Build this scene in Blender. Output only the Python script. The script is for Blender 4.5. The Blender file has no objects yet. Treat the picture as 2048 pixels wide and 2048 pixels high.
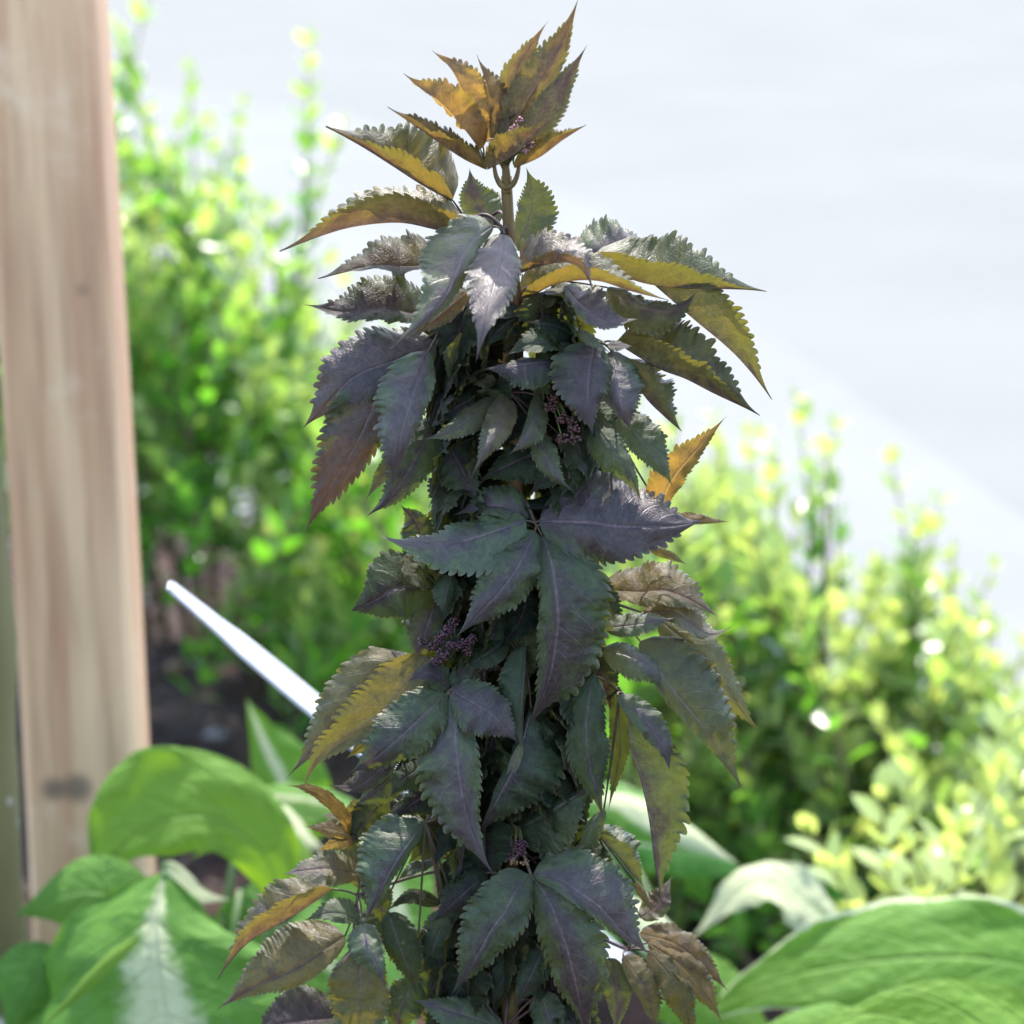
import bpy, math, random
from mathutils import Vector, Matrix
import numpy as np

random.seed(7)
# ------------------------------------------------------------------ camera, sky, sun, exposure
scene = bpy.context.scene
col = scene.collection
PITCH = math.radians(15.0)
CAM_H = 1.15
FPX = 4836.0            # focal length in photo pixels (85 mm on 36 mm, 2048 px wide)
Z0 = 1.20               # distance to the stem of the elder
PX = Z0 / FPX           # metres per photo pixel at the stem
TANP = math.tan(PITCH)

cam_data = bpy.data.cameras.new('camera')
cam_data.lens = 85.0
cam_data.sensor_width = 36.0
cam_data.clip_start = 0.05
cam_data.clip_end = 2000.0
cam_data.dof.use_dof = True
cam_data.dof.focus_distance = Z0 - 0.016
cam_data.dof.aperture_fstop = 7.1
cam = bpy.data.objects.new('camera', cam_data)
col.objects.link(cam)
cam.location = (0, 0, CAM_H)
cam.rotation_euler = (math.pi / 2 - PITCH, 0, 0)
scene.camera = cam

SUN_EL = math.radians(66)
SUN_AZ = math.radians(5)      # from straight behind the plant (+Y), towards the right (+X)
world = bpy.data.worlds.new('World')
scene.world = world
world.use_nodes = True
wn = world.node_tree
bg = wn.nodes['Background']
sky = wn.nodes.new('ShaderNodeTexSky')
sky.sky_type = 'NISHITA'
sky.sun_disc = False
sky.sun_elevation = SUN_EL
sky.sun_rotation = SUN_AZ
sky.air_density = 1.0
sky.dust_density = 1.6
wn.links.new(sky.outputs[0], bg.inputs[0])
bg.inputs[1].default_value = 0.15

sun_data = bpy.data.lights.new('sun', 'SUN')
sun_data.energy = 2.1
sun_data.angle = math.radians(0.6)
sun_data.color = (1.0, 0.955, 0.88)
sun = bpy.data.objects.new('sun', sun_data)
col.objects.link(sun)
sdir = Vector((math.sin(SUN_AZ) * math.cos(SUN_EL), math.cos(SUN_AZ) * math.cos(SUN_EL), math.sin(SUN_EL)))
sun.rotation_euler = (-sdir).to_track_quat('-Z', 'Y').to_euler()
sun.location = sdir * 20

scene.view_settings.view_transform = 'Standard'
scene.view_settings.look = 'None'
scene.view_settings.gamma = 1.0
scene.view_settings.use_curve_mapping = False
scene.view_settings.exposure = 2.85
scene.cycles.max_bounces = 5
scene.cycles.diffuse_bounces = 2
scene.cycles.glossy_bounces = 2
scene.cycles.transmission_bounces = 3

# ------------------------------------------------------------------ projection helpers
LOC = np.array((0.0, 0.0, CAM_H))
RIGHT = np.array((1.0, 0.0, 0.0))
UP = np.array((0.0, math.sin(PITCH), math.cos(PITCH)))
FWD = np.array((0.0, math.cos(PITCH), -math.sin(PITCH)))

def at(x, y, z):
    """photo pixel (2048 px frame) at distance z along the view axis -> world"""
    return LOC + RIGHT * ((x - 1024) * z / FPX) - UP * ((y - 1024) * z / FPX) + FWD * z

def on_ground(x, y, h=0.0):
    d = RIGHT * ((x - 1024) / FPX) - UP * ((y - 1024) / FPX) + FWD
    t = (h - CAM_H) / d[2]
    return LOC + d * t

def plant_pt(x, y, d, base_z=Z0):
    """d: offset towards the camera in pixels, measured from a vertical plane through the stem"""
    px = base_z / FPX
    return at(x, y, base_z - (d + (1024 - y) * TANP) * px)

# ------------------------------------------------------------------ object helpers
def mesh_obj(name, verts, faces, mats, parent=None, uvs=None, smooth=True, mat_idx=None, attr=None):
    me = bpy.data.meshes.new(name)
    me.from_pydata([tuple(map(float, v)) for v in verts], [], faces)
    for m in (mats if isinstance(mats, (list, tuple)) else [mats]):
        me.materials.append(m)
    if smooth:
        me.polygons.foreach_set('use_smooth', [True] * len(faces))
    if mat_idx is not None:
        me.polygons.foreach_set('material_index', mat_idx)
    if uvs is not None:
        lay = me.uv_layers.new(name='UVMap')
        li = np.empty(len(me.loops), dtype=np.int32)
        me.loops.foreach_get('vertex_index', li)
        lay.data.foreach_set('uv', np.asarray(uvs, dtype=np.float32)[li].ravel())
    if attr is not None:
        a = me.attributes.new('age', 'FLOAT', 'POINT')
        a.data.foreach_set('value', np.asarray(attr, dtype=np.float32))
    me.update()
    o = bpy.data.objects.new(name, me)
    col.objects.link(o)
    if parent is not None:
        o.parent = parent
        o.matrix_parent_inverse = parent.matrix_world.inverted() if False else Matrix.Translation(-Vector(parent.location))
    return o

def empty(name, loc, label, cat, group=None):
    o = bpy.data.objects.new(name, None)
    o.empty_display_size = 0.05
    col.objects.link(o)
    o.location = tuple(map(float, loc))
    o['label'] = label
    o['category'] = cat
    if group: o['group'] = group
    return o

def tag(o, label, cat, group=None):
    o['label'] = label
    o['category'] = cat
    if group: o['group'] = group
    return o

def catmull(P, n):
    P = np.asarray(P, float)
    if len(P) == 2:
        t = (np.linspace(0, 1, n) if np.isscalar(n) else np.asarray(n))[:, None]
        return P[0] * (1 - t) + P[1] * t
    Q = np.vstack([2 * P[0] - P[1], P, 2 * P[-1] - P[-2]])
    seg = np.linalg.norm(np.diff(P, axis=0), axis=1)
    s = np.concatenate([[0], np.cumsum(seg)]); s /= s[-1]
    out = []
    for u in (np.linspace(0, 1, n) if np.isscalar(n) else n):
        k = min(max(np.searchsorted(s, u, side='right') - 1, 0), len(P) - 2)
        t = (u - s[k]) / max(s[k + 1] - s[k], 1e-9)
        a, b, c, d = Q[k], Q[k + 1], Q[k + 2], Q[k + 3]
        out.append(0.5 * ((2 * b) + (-a + c) * t + (2 * a - 5 * b + 4 * c - d) * t * t + (-a + 3 * b - 3 * c + d) * t ** 3))
    return np.array(out)

def tube(verts, faces, path, radii, sides=8, cap=True):
    path = np.asarray(path, float)
    n = len(path)
    t = np.gradient(path, axis=0)
    t /= np.linalg.norm(t, axis=1)[:, None] + 1e-12
    ref = np.array((0.3, 1.0, 0.2)) if abs(t[0][2]) > 0.6 else np.array((0.1, 0.2, 1.0))
    b0 = len(verts)
    for i in range(n):
        a = np.cross(t[i], ref); a /= np.linalg.norm(a) + 1e-12
        b = np.cross(t[i], a)
        r = radii[i] if hasattr(radii, '__len__') else radii
        for k in range(sides):
            th = 2 * math.pi * k / sides
            verts.append(path[i] + r * (math.cos(th) * a + math.sin(th) * b))
    for i in range(n - 1):
        for k in range(sides):
            k2 = (k + 1) % sides
            faces.append((b0 + i * sides + k, b0 + i * sides + k2, b0 + (i + 1) * sides + k2, b0 + (i + 1) * sides + k))
    if cap:
        faces.append(tuple(b0 + k for k in range(sides))[::-1])
        faces.append(tuple(b0 + (n - 1) * sides + k for k in range(sides)))

# ------------------------------------------------------------------ materials
def new_mat(name):
    m = bpy.data.materials.new(name)
    m.use_nodes = True
    nt = m.node_tree
    nt.nodes.clear()
    out = nt.nodes.new('ShaderNodeOutputMaterial')
    return m, nt, out

class N:
    """tiny node-graph helper"""
    def __init__(s, nt): s.nt = nt
    def node(s, t, **kw):
        n = s.nt.nodes.new(t)
        for k, v in kw.items(): setattr(n, k, v)
        return n
    def link(s, a, b): s.nt.links.new(a, b)
    def inp(s, sock, v):
        if hasattr(v, 'links') or isinstance(v, bpy.types.NodeSocket): s.link(v, sock)
        else: sock.default_value = v
    def math(s, op, a, b=None, c=None, clamp=False):
        n = s.node('ShaderNodeMath', operation=op, use_clamp=clamp)
        s.inp(n.inputs[0], a)
        if b is not None: s.inp(n.inputs[1], b)
        if c is not None: s.inp(n.inputs[2], c)
        return n.outputs[0]
    def mix(s, f, a, b, blend='MIX'):
        n = s.node('ShaderNodeMix', data_type='RGBA', blend_type=blend)
        s.inp(n.inputs[0], f); s.inp(n.inputs[6], a); s.inp(n.inputs[7], b)
        return n.outputs[2]
    def rgb(s, r, g, b):
        n = s.node('ShaderNodeRGB'); n.outputs[0].default_value = (r, g, b, 1); return n.outputs[0]
    def ramp(s, v, lo, hi, a=0.0, b=1.0):
        n = s.node('ShaderNodeMapRange', interpolation_type='SMOOTHSTEP')
        s.inp(n.inputs[0], v)
        n.inputs[1].default_value = lo; n.inputs[2].default_value = hi
        n.inputs[3].default_value = a; n.inputs[4].default_value = b
        return n.outputs[0]
    def noise(s, vec, scale, detail=3, rough=0.5):
        n = s.node('ShaderNodeTexNoise')
        if vec is not None: s.link(vec, n.inputs['Vector'])
        n.inputs['Scale'].default_value = scale; n.inputs['Detail'].default_value = detail
        n.inputs['Roughness'].default_value = rough
        return n.outputs[0]
    def comb(s, x, y, z):
        n = s.node('ShaderNodeCombineXYZ')
        s.inp(n.inputs[0], x); s.inp(n.inputs[1], y); s.inp(n.inputs[2], z)
        return n.outputs[0]
    def bump(s, h, strength, dist):
        n = s.node('ShaderNodeBump')
        n.inputs['Strength'].default_value = strength; n.inputs['Distance'].default_value = dist
        s.link(h, n.inputs['Height'])
        return n.outputs[0]

VEIN_N, VEIN_S = 9.0, 0.20

def elder_leaf_material():
    m, nt, out = new_mat('elder_leaf')
    g = N(nt)
    uv = g.node('ShaderNodeUVMap').outputs[0]
    sep = g.node('ShaderNodeSeparateXYZ'); g.link(uv, sep.inputs[0])
    u = sep.outputs[0]
    v = g.math('ABSOLUTE', g.math('MULTIPLY', g.math('SUBTRACT', sep.outputs[1], 0.5), 2.0))
    info = g.node('ShaderNodeObjectInfo')
    oc = g.node('ShaderNodeSeparateColor'); g.link(info.outputs['Color'], oc.inputs[0])
    youth, green, tone = oc.outputs[0], oc.outputs[1], oc.outputs[2]
    rnd = info.outputs['Random']
    geo = g.node('ShaderNodeNewGeometry')
    back = geo.outputs['Backfacing']
    p3 = g.comb(g.math('MULTIPLY', u, 2.6), sep.outputs[1], g.math('MULTIPLY', rnd, 40.0))
    # veins
    mid = g.ramp(v, 0.022, 0.055, 1.0, 0.0)
    side = sep.outputs[1]
    lat = g.math('FRACT', g.math('MULTIPLY', g.math('SUBTRACT', g.math('ADD', u, g.math('MULTIPLY', g.math('GREATER_THAN', side, 0.5), 0.045)),
                 g.math('MULTIPLY', g.math('POWER', v, 1.25), VEIN_S)), VEIN_N))
    latd = g.math('ABSOLUTE', g.math('SUBTRACT', lat, 0.5))
    latv = g.ramp(latd, 0.44, 0.5, 0.0, 1.0)
    latv = g.math('MULTIPLY', latv, g.ramp(v, 0.55, 0.95, 1.0, 0.1))
    vor = g.node('ShaderNodeTexVoronoi', feature='DISTANCE_TO_EDGE')
    g.link(p3, vor.inputs['Vector']); vor.inputs['Scale'].default_value = 26.0
    net = g.ramp(vor.outputs['Distance'], 0.0, 0.09, 1.0, 0.0)
    vor2 = g.node('ShaderNodeTexVoronoi', feature='DISTANCE_TO_EDGE')
    g.link(p3, vor2.inputs['Vector']); vor2.inputs['Scale'].default_value = 9.0
    net2 = g.ramp(vor2.outputs['Distance'], 0.0, 0.05, 1.0, 0.0)
    nets = g.math('MAXIMUM', g.math('MULTIPLY', net, 0.45), g.math('MULTIPLY', net2, 0.6))
    vein = g.math('MAXIMUM', g.math('MAXIMUM', mid, g.math('MULTIPLY', latv, 0.6)), g.math('MULTIPLY', nets, 0.55))
    # pigment patches
    n1 = g.noise(p3, 3.2, 4, 0.6)
    n2 = g.noise(p3, 14.0, 3, 0.6)
    n3 = g.noise(p3, 70.0, 2, 0.6)
    gsel = g.math('ADD', g.math('ADD', green, 0.13), g.math('MULTIPLY', g.math('SUBTRACT', n1, 0.5), 1.3))
    gsel = g.math('ADD', gsel, g.math('MULTIPLY', g.math('SUBTRACT', v, 0.40), 0.65))
    gsel = g.math('ADD', gsel, g.math('MULTIPLY', g.math('SUBTRACT', 0.45, u), 0.6), clamp=True)
    gsel = g.ramp(gsel, 0.25, 0.80)
    purple = g.mix(tone, g.rgb(0.006, 0.0038, 0.0042), g.rgb(0.050, 0.033, 0.033))  # low tone puts the shade among inner leaves into the pigment
    greenc = g.mix(tone, g.rgb(0.004, 0.017, 0.006), g.rgb(0.030, 0.062, 0.006))
    top = g.mix(gsel, purple, greenc)
    yb = g.math('MULTIPLY', youth, g.math('SUBTRACT', 1.25, g.math('ADD', g.math('MULTIPLY', u, 0.75), g.math('MULTIPLY', g.ramp(v, 0.6, 1.0), 0.2))))
    ysel = g.math('ADD', yb, g.math('MULTIPLY', g.math('SUBTRACT', n1, 0.5), g.math('MULTIPLY', youth, 1.7)), clamp=True)
    top = g.mix(ysel, top, g.mix(n2, g.rgb(0.085, 0.066, 0.008), g.rgb(0.12, 0.056, 0.014)))
    top = g.mix(g.math('MULTIPLY', vein, 0.5), top, g.mix(youth, g.rgb(0.15, 0.095, 0.110), g.rgb(0.17, 0.095, 0.025)))
    top = g.mix(g.math('MULTIPLY', n3, 0.35), top, g.rgb(0.006, 0.006, 0.006))
    top = g.mix(g.math('MULTIPLY', g.ramp(n3, 0.70, 0.78), 0.5), top, g.rgb(0.14, 0.13, 0.13))
    und = g.mix(gsel, g.rgb(0.060, 0.042, 0.040), g.rgb(0.055, 0.068, 0.022))
    und = g.mix(ysel, und, g.rgb(0.16, 0.082, 0.028))
    und = g.mix(g.math('MULTIPLY', vein, 0.6), und, g.mix(youth, g.rgb(0.12, 0.085, 0.075), g.rgb(0.28, 0.16, 0.09)))
    base = g.mix(back, top, und)
    mott = g.math('MULTIPLY', g.ramp(n2, 0.30, 0.70, 0.50, 1.22), g.ramp(n1, 0.3, 0.7, 0.70, 1.15))
    base = g.mix(1.0, base, g.comb(mott, mott, mott), 'MULTIPLY')
    edge = g.math('MULTIPLY', g.ramp(v, 0.93, 1.0), 0.35)
    base = g.mix(edge, base, g.rgb(0.13, 0.085, 0.05))
    tr = g.mix(gsel, g.rgb(0.030, 0.018, 0.012), g.rgb(0.11, 0.14, 0.010))
    tr = g.mix(ysel, tr, g.mix(n2, g.rgb(0.33, 0.215, 0.016), g.rgb(0.37, 0.155, 0.035)))
    tr = g.mix(g.math('MULTIPLY', vein, 0.75), tr, g.mix(g.ramp(youth, 0.5, 0.9), g.rgb(0.06, 0.03, 0.012), g.rgb(0.55, 0.36, 0.10)))
    tr = g.mix(g.math('MULTIPLY', n2, 0.35), tr, g.rgb(0.10, 0.05, 0.02))
    bs = g.node('ShaderNodeBsdfPrincipled')
    g.link(base, bs.inputs['Base Color'])
    rough = g.math('ADD', g.math('MULTIPLY', n2, 0.22), g.math('ADD', g.math('MULTIPLY', back, 0.18), 0.36))
    g.link(rough, bs.inputs['Roughness'])
    g.link(g.math('ADD', 0.08, g.math('MULTIPLY', tone, 0.50)), bs.inputs['Specular IOR Level'])
    g.link(g.math('MULTIPLY', tone, 0.10), bs.inputs['Sheen Weight'])
    bs.inputs['Sheen Roughness'].default_value = 0.45
    bs.inputs['Sheen Tint'].default_value = (0.80, 0.74, 0.92, 1)
    h = g.math('SUBTRACT', g.math('MULTIPLY', n2, 0.5), g.math('MULTIPLY', vein, 0.8))
    h = g.math('ADD', h, g.math('MULTIPLY', n3, 0.12))
    bnode = g.node('ShaderNodeBump'); bnode.inputs['Strength'].default_value = 0.42; bnode.inputs['Distance'].default_value = 0.0012
    g.link(h, bnode.inputs['Height'])
    g.link(bnode.outputs[0], bs.inputs['Normal'])
    tl = g.node('ShaderNodeBsdfTranslucent')
    g.link(tr, tl.inputs[0]); g.link(bnode.outputs[0], tl.inputs[1])
    mx = g.node('ShaderNodeMixShader')
    g.link(g.math('ADD', 0.24, g.math('MULTIPLY', youth, 0.16)), mx.inputs[0])
    g.link(bs.outputs[0], mx.inputs[1]); g.link(tl.outputs[0], mx.inputs[2])
    g.link(mx.outputs[0], out.inputs[0])
    return m

def stalk_material(name, c1, c2, c3):
    m, nt, out = new_mat(name); g = N(nt)
    tc = g.node('ShaderNodeTexCoord').outputs['Object']
    mp = g.node('ShaderNodeMapping'); g.link(tc, mp.inputs[0]); mp.inputs[3].default_value = (1, 1, 0.15)
    n = g.noise(mp.outputs[0], 300, 4)
    n2 = g.noise(tc, 22, 3)
    c = g.mix(g.ramp(n2, 0.35, 0.65), g.rgb(*c1), g.rgb(*c2))
    c = g.mix(g.ramp(n, 0.45, 0.75), c, g.rgb(*c3))
    bs = g.node('ShaderNodeBsdfPrincipled')
    g.link(c, bs.inputs['Base Color']); bs.inputs['Roughness'].default_value = 0.5; bs.inputs['Specular IOR Level'].default_value = 0.2
    g.link(g.bump(n, 0.4, 0.0005), bs.inputs['Normal'])
    g.link(bs.outputs[0], out.inputs[0])
    return m

def bud_material(name, c1, c2):
    m, nt, out = new_mat(name); g = N(nt)
    tc = g.node('ShaderNodeTexCoord').outputs['Object']
    n = g.noise(tc, 420, 2)
    bs = g.node('ShaderNodeBsdfPrincipled')
    g.link(g.mix(g.ramp(n, 0.4, 0.65), g.rgb(*c1), g.rgb(*c2)), bs.inputs['Base Color'])
    bs.inputs['Roughness'].default_value = 0.45
    g.link(bs.outputs[0], out.inputs[0])
    return m

def privet_material():
    m, nt, out = new_mat('privet_leaf'); g = N(nt)
    at_ = g.node('ShaderNodeAttribute', attribute_name='age').outputs['Fac']
    info = g.node('ShaderNodeObjectInfo')
    tc = g.node('ShaderNodeTexCoord').outputs['Object']
    n = g.noise(tc, 45, 2)
    a = g.math('ADD', at_, g.math('MULTIPLY', g.math('SUBTRACT', n, 0.5), 0.7), clamp=True)
    a = g.math('MULTIPLY', a, g.math('ADD', 0.55, g.math('MULTIPLY', info.outputs['Random'], 0.45)))
    ocs = g.node('ShaderNodeSeparateColor'); g.link(info.outputs['Color'], ocs.inputs[0])
    a = g.math('ADD', a, g.math('MULTIPLY', ocs.outputs[0], g.math('ADD', 0.3, g.math('MULTIPLY', at_, 0.7))), clamp=True)
    c = g.mix(a, g.rgb(0.036, 0.115, 0.016), g.rgb(0.22, 0.28, 0.09))
    t = g.mix(a, g.rgb(0.14, 0.42, 0.018), g.rgb(0.46, 0.54, 0.11))
    bs = g.node('ShaderNodeBsdfPrincipled')
    g.link(c, bs.inputs['Base Color']); bs.inputs['Roughness'].default_value = 0.28
    bs.inputs['Specular IOR Level'].default_value = 0.38
    tl = g.node('ShaderNodeBsdfTranslucent'); g.link(t, tl.inputs[0])
    mx = g.node('ShaderNodeMixShader'); mx.inputs[0].default_value = 0.42
    g.link(bs.outputs[0], mx.inputs[1]); g.link(tl.outputs[0], mx.inputs[2])
    g.link(mx.outputs[0], out.inputs[0])
    return m

def broad_leaf_material():
    m, nt, out = new_mat('broad_leaf'); g = N(nt)
    uv = g.node('ShaderNodeUVMap').outputs[0]
    sep = g.node('ShaderNodeSeparateXYZ'); g.link(uv, sep.inputs[0])
    u = sep.outputs[0]
    v = g.math('ABSOLUTE', g.math('MULTIPLY', g.math('SUBTRACT', sep.outputs[1], 0.5), 2.0))
    info = g.node('ShaderNodeObjectInfo')
    oc = g.node('ShaderNodeSeparateColor'); g.link(info.outputs['Color'], oc.inputs[0])
    cream, yellow, rim = oc.outputs[0], oc.outputs[1], oc.outputs[2]
    p3 = g.comb(g.math('MULTIPLY', u, 2.0), sep.outputs[1], g.math('MULTIPLY', info.outputs['Random'], 30.0))
    n1 = g.noise(p3, 5, 5, 0.65); n2 = g.noise(p3, 26, 4, 0.6); n3 = g.noise(p3, 60, 3)
    lat = g.math('FRACT', g.math('MULTIPLY', g.math('SUBTRACT', u, g.math('MULTIPLY', v, 0.3)), 7.0))
    latv = g.ramp(g.math('ABSOLUTE', g.math('SUBTRACT', lat, 0.5)), 0.42, 0.5)
    vein = g.math('MAXIMUM', g.ramp(v, 0.01, 0.05, 1.0, 0.0), g.math('MULTIPLY', latv, 0.5))
    # cream variegation: feathered stripe along the midrib (cream), or along the margin (rim)
    st = g.math('ADD', v, g.math('MULTIPLY', g.math('SUBTRACT', n1, 0.5), 0.34))
    st = g.math('ADD', st, g.math('MULTIPLY', g.math('SUBTRACT', n2, 0.5), 0.15))
    cw = g.math('MULTIPLY', cream, g.math('ADD', 0.12, g.math('MULTIPLY', u, 0.95)))
    cm = g.math('MULTIPLY', g.ramp(g.math('SUBTRACT', cw, st), -0.10, 0.08), g.math('GREATER_THAN', cream, 0.02))
    rm = g.math('GREATER_THAN', st, g.math('SUBTRACT', 1.15, g.math('MULTIPLY', rim, 1.1)))
    cr = g.math('MAXIMUM', cm, g.math('MULTIPLY', rm, g.math('GREATER_THAN', rim, 0.02)))
    gcol = g.mix(g.ramp(n1, 0.35, 0.7), g.rgb(0.026, 0.105, 0.020), g.rgb(0.062, 0.160, 0.026))
    gcol = g.mix(g.math('MULTIPLY', g.ramp(n2, 0.54, 0.70), 0.4), gcol, g.rgb(0.15, 0.23, 0.11))
    gcol = g.mix(yellow, gcol, g.rgb(0.09, 0.165, 0.022))
    gcol = g.mix(g.math('MULTIPLY', vein, 0.35), gcol, g.rgb(0.11, 0.19, 0.06))
    c = g.mix(g.math('MULTIPLY', cr, 0.92), gcol, g.rgb(0.35, 0.37, 0.22))
    t = g.mix(cr, g.mix(yellow, g.rgb(0.06, 0.20, 0.008), g.rgb(0.17, 0.28, 0.010)), g.rgb(0.38, 0.42, 0.24))
    bs = g.node('ShaderNodeBsdfPrincipled')
    g.link(c, bs.inputs['Base Color'])
    bs.inputs['Roughness'].default_value = 0.6
    bs.inputs['Specular IOR Level'].default_value = 0.14
    vq = g.node('ShaderNodeTexVoronoi', feature='SMOOTH_F1'); g.link(p3, vq.inputs['Vector']); vq.inputs['Scale'].default_value = 15.0
    h = g.math('SUBTRACT', g.math('ADD', g.math('MULTIPLY', n3, 0.4), g.math('MULTIPLY', vq.outputs['Distance'], -0.8)), vein)
    b = g.bump(h, 0.6, 0.0045)
    g.link(b, bs.inputs['Normal'])
    tl = g.node('ShaderNodeBsdfTranslucent'); g.link(t, tl.inputs[0])
    mx = g.node('ShaderNodeMixShader'); mx.inputs[0].default_value = 0.36
    g.link(bs.outputs[0], mx.inputs[1]); g.link(tl.outputs[0], mx.inputs[2])
    g.link(mx.outputs[0], out.inputs[0])
    return m

def wood_material():
    m, nt, out = new_mat('weathered_timber'); g = N(nt)
    tc = g.node('ShaderNodeTexCoord').outputs['Object']
    mp = g.node('ShaderNodeMapping'); g.link(tc, mp.inputs[0]); mp.inputs[3].default_value = (1, 1, 0.06)
    warp = g.noise(tc, 6, 2)
    gr = g.noise(mp.outputs[0], 95, 5, 0.6)
    gr2 = g.noise(mp.outputs[0], 32, 3, 0.55)
    sp = g.noise(tc, 16, 3, 0.6)
    c = g.mix(g.ramp(gr2, 0.32, 0.68), g.rgb(0.36, 0.185, 0.092), g.rgb(0.55, 0.365, 0.20))
    c = g.mix(g.math('MULTIPLY', g.ramp(gr, 0.45, 0.75), 0.45), c, g.rgb(0.22, 0.115, 0.065))
    c = g.mix(g.math('MULTIPLY', g.ramp(sp, 0.55, 0.75), 0.5), c, g.rgb(0.60, 0.45, 0.31))
    # knots
    vor = g.node('ShaderNodeTexVoronoi'); g.link(mp.outputs[0], vor.inputs['Vector']); vor.inputs['Scale'].default_value = 1.0
    for (kx, kz, r) in KNOTS:
        d = g.node('ShaderNodeVectorMath', operation='DISTANCE')
        g.link(tc, d.inputs[0]); d.inputs[1].default_value = (kx, -0.047, kz)
        c = g.mix(g.ramp(d.outputs['Value'], r * 0.35, r, 0.8, 0.0), c, g.rgb(0.09, 0.065, 0.045))
    # algae towards the foot
    sepz = g.node('ShaderNodeSeparateXYZ'); g.link(tc, sepz.inputs[0])
    alg = g.math('MULTIPLY', g.ramp(g.math('ADD', sepz.outputs[2], g.math('MULTIPLY', warp, 0.12)), 0.30, 0.52, 0.45, 0.0), g.ramp(sp, 0.3, 0.6))
    c = g.mix(alg, c, g.rgb(0.15, 0.15, 0.05))
    bs = g.node('ShaderNodeBsdfPrincipled')
    g.link(c, bs.inputs['Base Color']); bs.inputs['Roughness'].default_value = 0.8
    g.link(g.bump(gr, 0.6, 0.003), bs.inputs['Normal'])
    g.link(bs.outputs[0], out.inputs[0])
    return m

def pole_material():
    m, nt, out = new_mat('lichened_pole'); g = N(nt)
    tc = g.node('ShaderNodeTexCoord').outputs['Object']
    mp = g.node('ShaderNodeMapping'); g.link(tc, mp.inputs[0]); mp.inputs[3].default_value = (1, 1, 0.2)
    n = g.noise(mp.outputs[0], 40, 4); n2 = g.noise(tc, 18, 4, 0.6)
    sepz = g.node('ShaderNodeSeparateXYZ'); g.link(tc, sepz.inputs[0])
    alg = g.ramp(g.math('ADD', sepz.outputs[2], g.math('MULTIPLY', n2, 0.1)), 0.92, 1.02, 1.0, 0.0)
    c = g.mix(alg, g.rgb(0.36, 0.31, 0.28), g.rgb(0.10, 0.082, 0.024))
    c = g.mix(g.ramp(n2, 0.60, 0.68), c, g.rgb(0.50, 0.47, 0.44))
    c = g.mix(g.math('MULTIPLY', g.ramp(n, 0.5, 0.7), 0.4), c, g.rgb(0.10, 0.08, 0.05))
    bs = g.node('ShaderNodeBsdfPrincipled')
    g.link(c, bs.inputs['Base Color']); bs.inputs['Roughness'].default_value = 0.85
    g.link(g.bump(n, 0.6, 0.004), bs.inputs['Normal'])
    g.link(bs.outputs[0], out.inputs[0])
    return m

def rough_material(name, c1, c2, scale, rough=0.9, bump=0.5, dist=0.01, detail=6, c3=None, spec=0.25):
    m, nt, out = new_mat(name); g = N(nt)
    tc = g.node('ShaderNodeTexCoord').outputs['Object']
    n = g.noise(tc, scale, detail, 0.6); n2 = g.noise(tc, scale * 9, 3, 0.6)
    c = g.mix(g.ramp(n, 0.35, 0.65), g.rgb(*c1), g.rgb(*c2))
    if c3: c = g.mix(g.ramp(n2, 0.55, 0.75), c, g.rgb(*c3))
    bs = g.node('ShaderNodeBsdfPrincipled')
    g.link(c, bs.inputs['Base Color']); bs.inputs['Roughness'].default_value = rough
    bs.inputs['Specular IOR Level'].default_value = spec
    g.link(g.bump(g.math('ADD', n, g.math('MULTIPLY', n2, 0.4)), bump, dist), bs.inputs['Normal'])
    g.link(bs.outputs[0], out.inputs[0])
    return m

KNOTS = []
# ------------------------------------------------------------------ leaf builder
def half_profile(u, um, acum, base_pow=None):
    if u <= um:
        if base_pow: return max(0.0, math.sin(0.5 * math.pi * (u / um) ** base_pow))
        return math.sqrt(max(0.0, 1 - (1 - u / um) ** 2.3))
    v = (u - um) / (1 - um)
    c = 0.5 + 0.5 * math.cos(math.pi * v)
    return c * acum + (1 - acum) * (1 - v)

def leaf_rows(teeth, t0, t1):
    rows = [0.0, 0.015, 0.035]
    tooth = [0.0, 0.0, 0.0]
    if teeth:
        us = np.linspace(t0, t1, teeth + 1)
        us = t0 + (t1 - t0) * ((us - t0) / (t1 - t0)) ** 0.92
        for k in range(teeth):
            a, b = us[k], us[k + 1]
            for ph, o in ((0.0, 0.0), (0.22, 0.66), (0.52, 1.0), (0.82, 0.95)):
                rows.append(a + (b - a) * ph); tooth.append(o)
        start = t1
    else:
        start = 0.06
    k = 10 if teeth else 34
    for i in range(k + 1):
        rows.append(start + (1 - start) * i / k); tooth.append(0.0)
    return np.array(rows), np.array(tooth)

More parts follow.
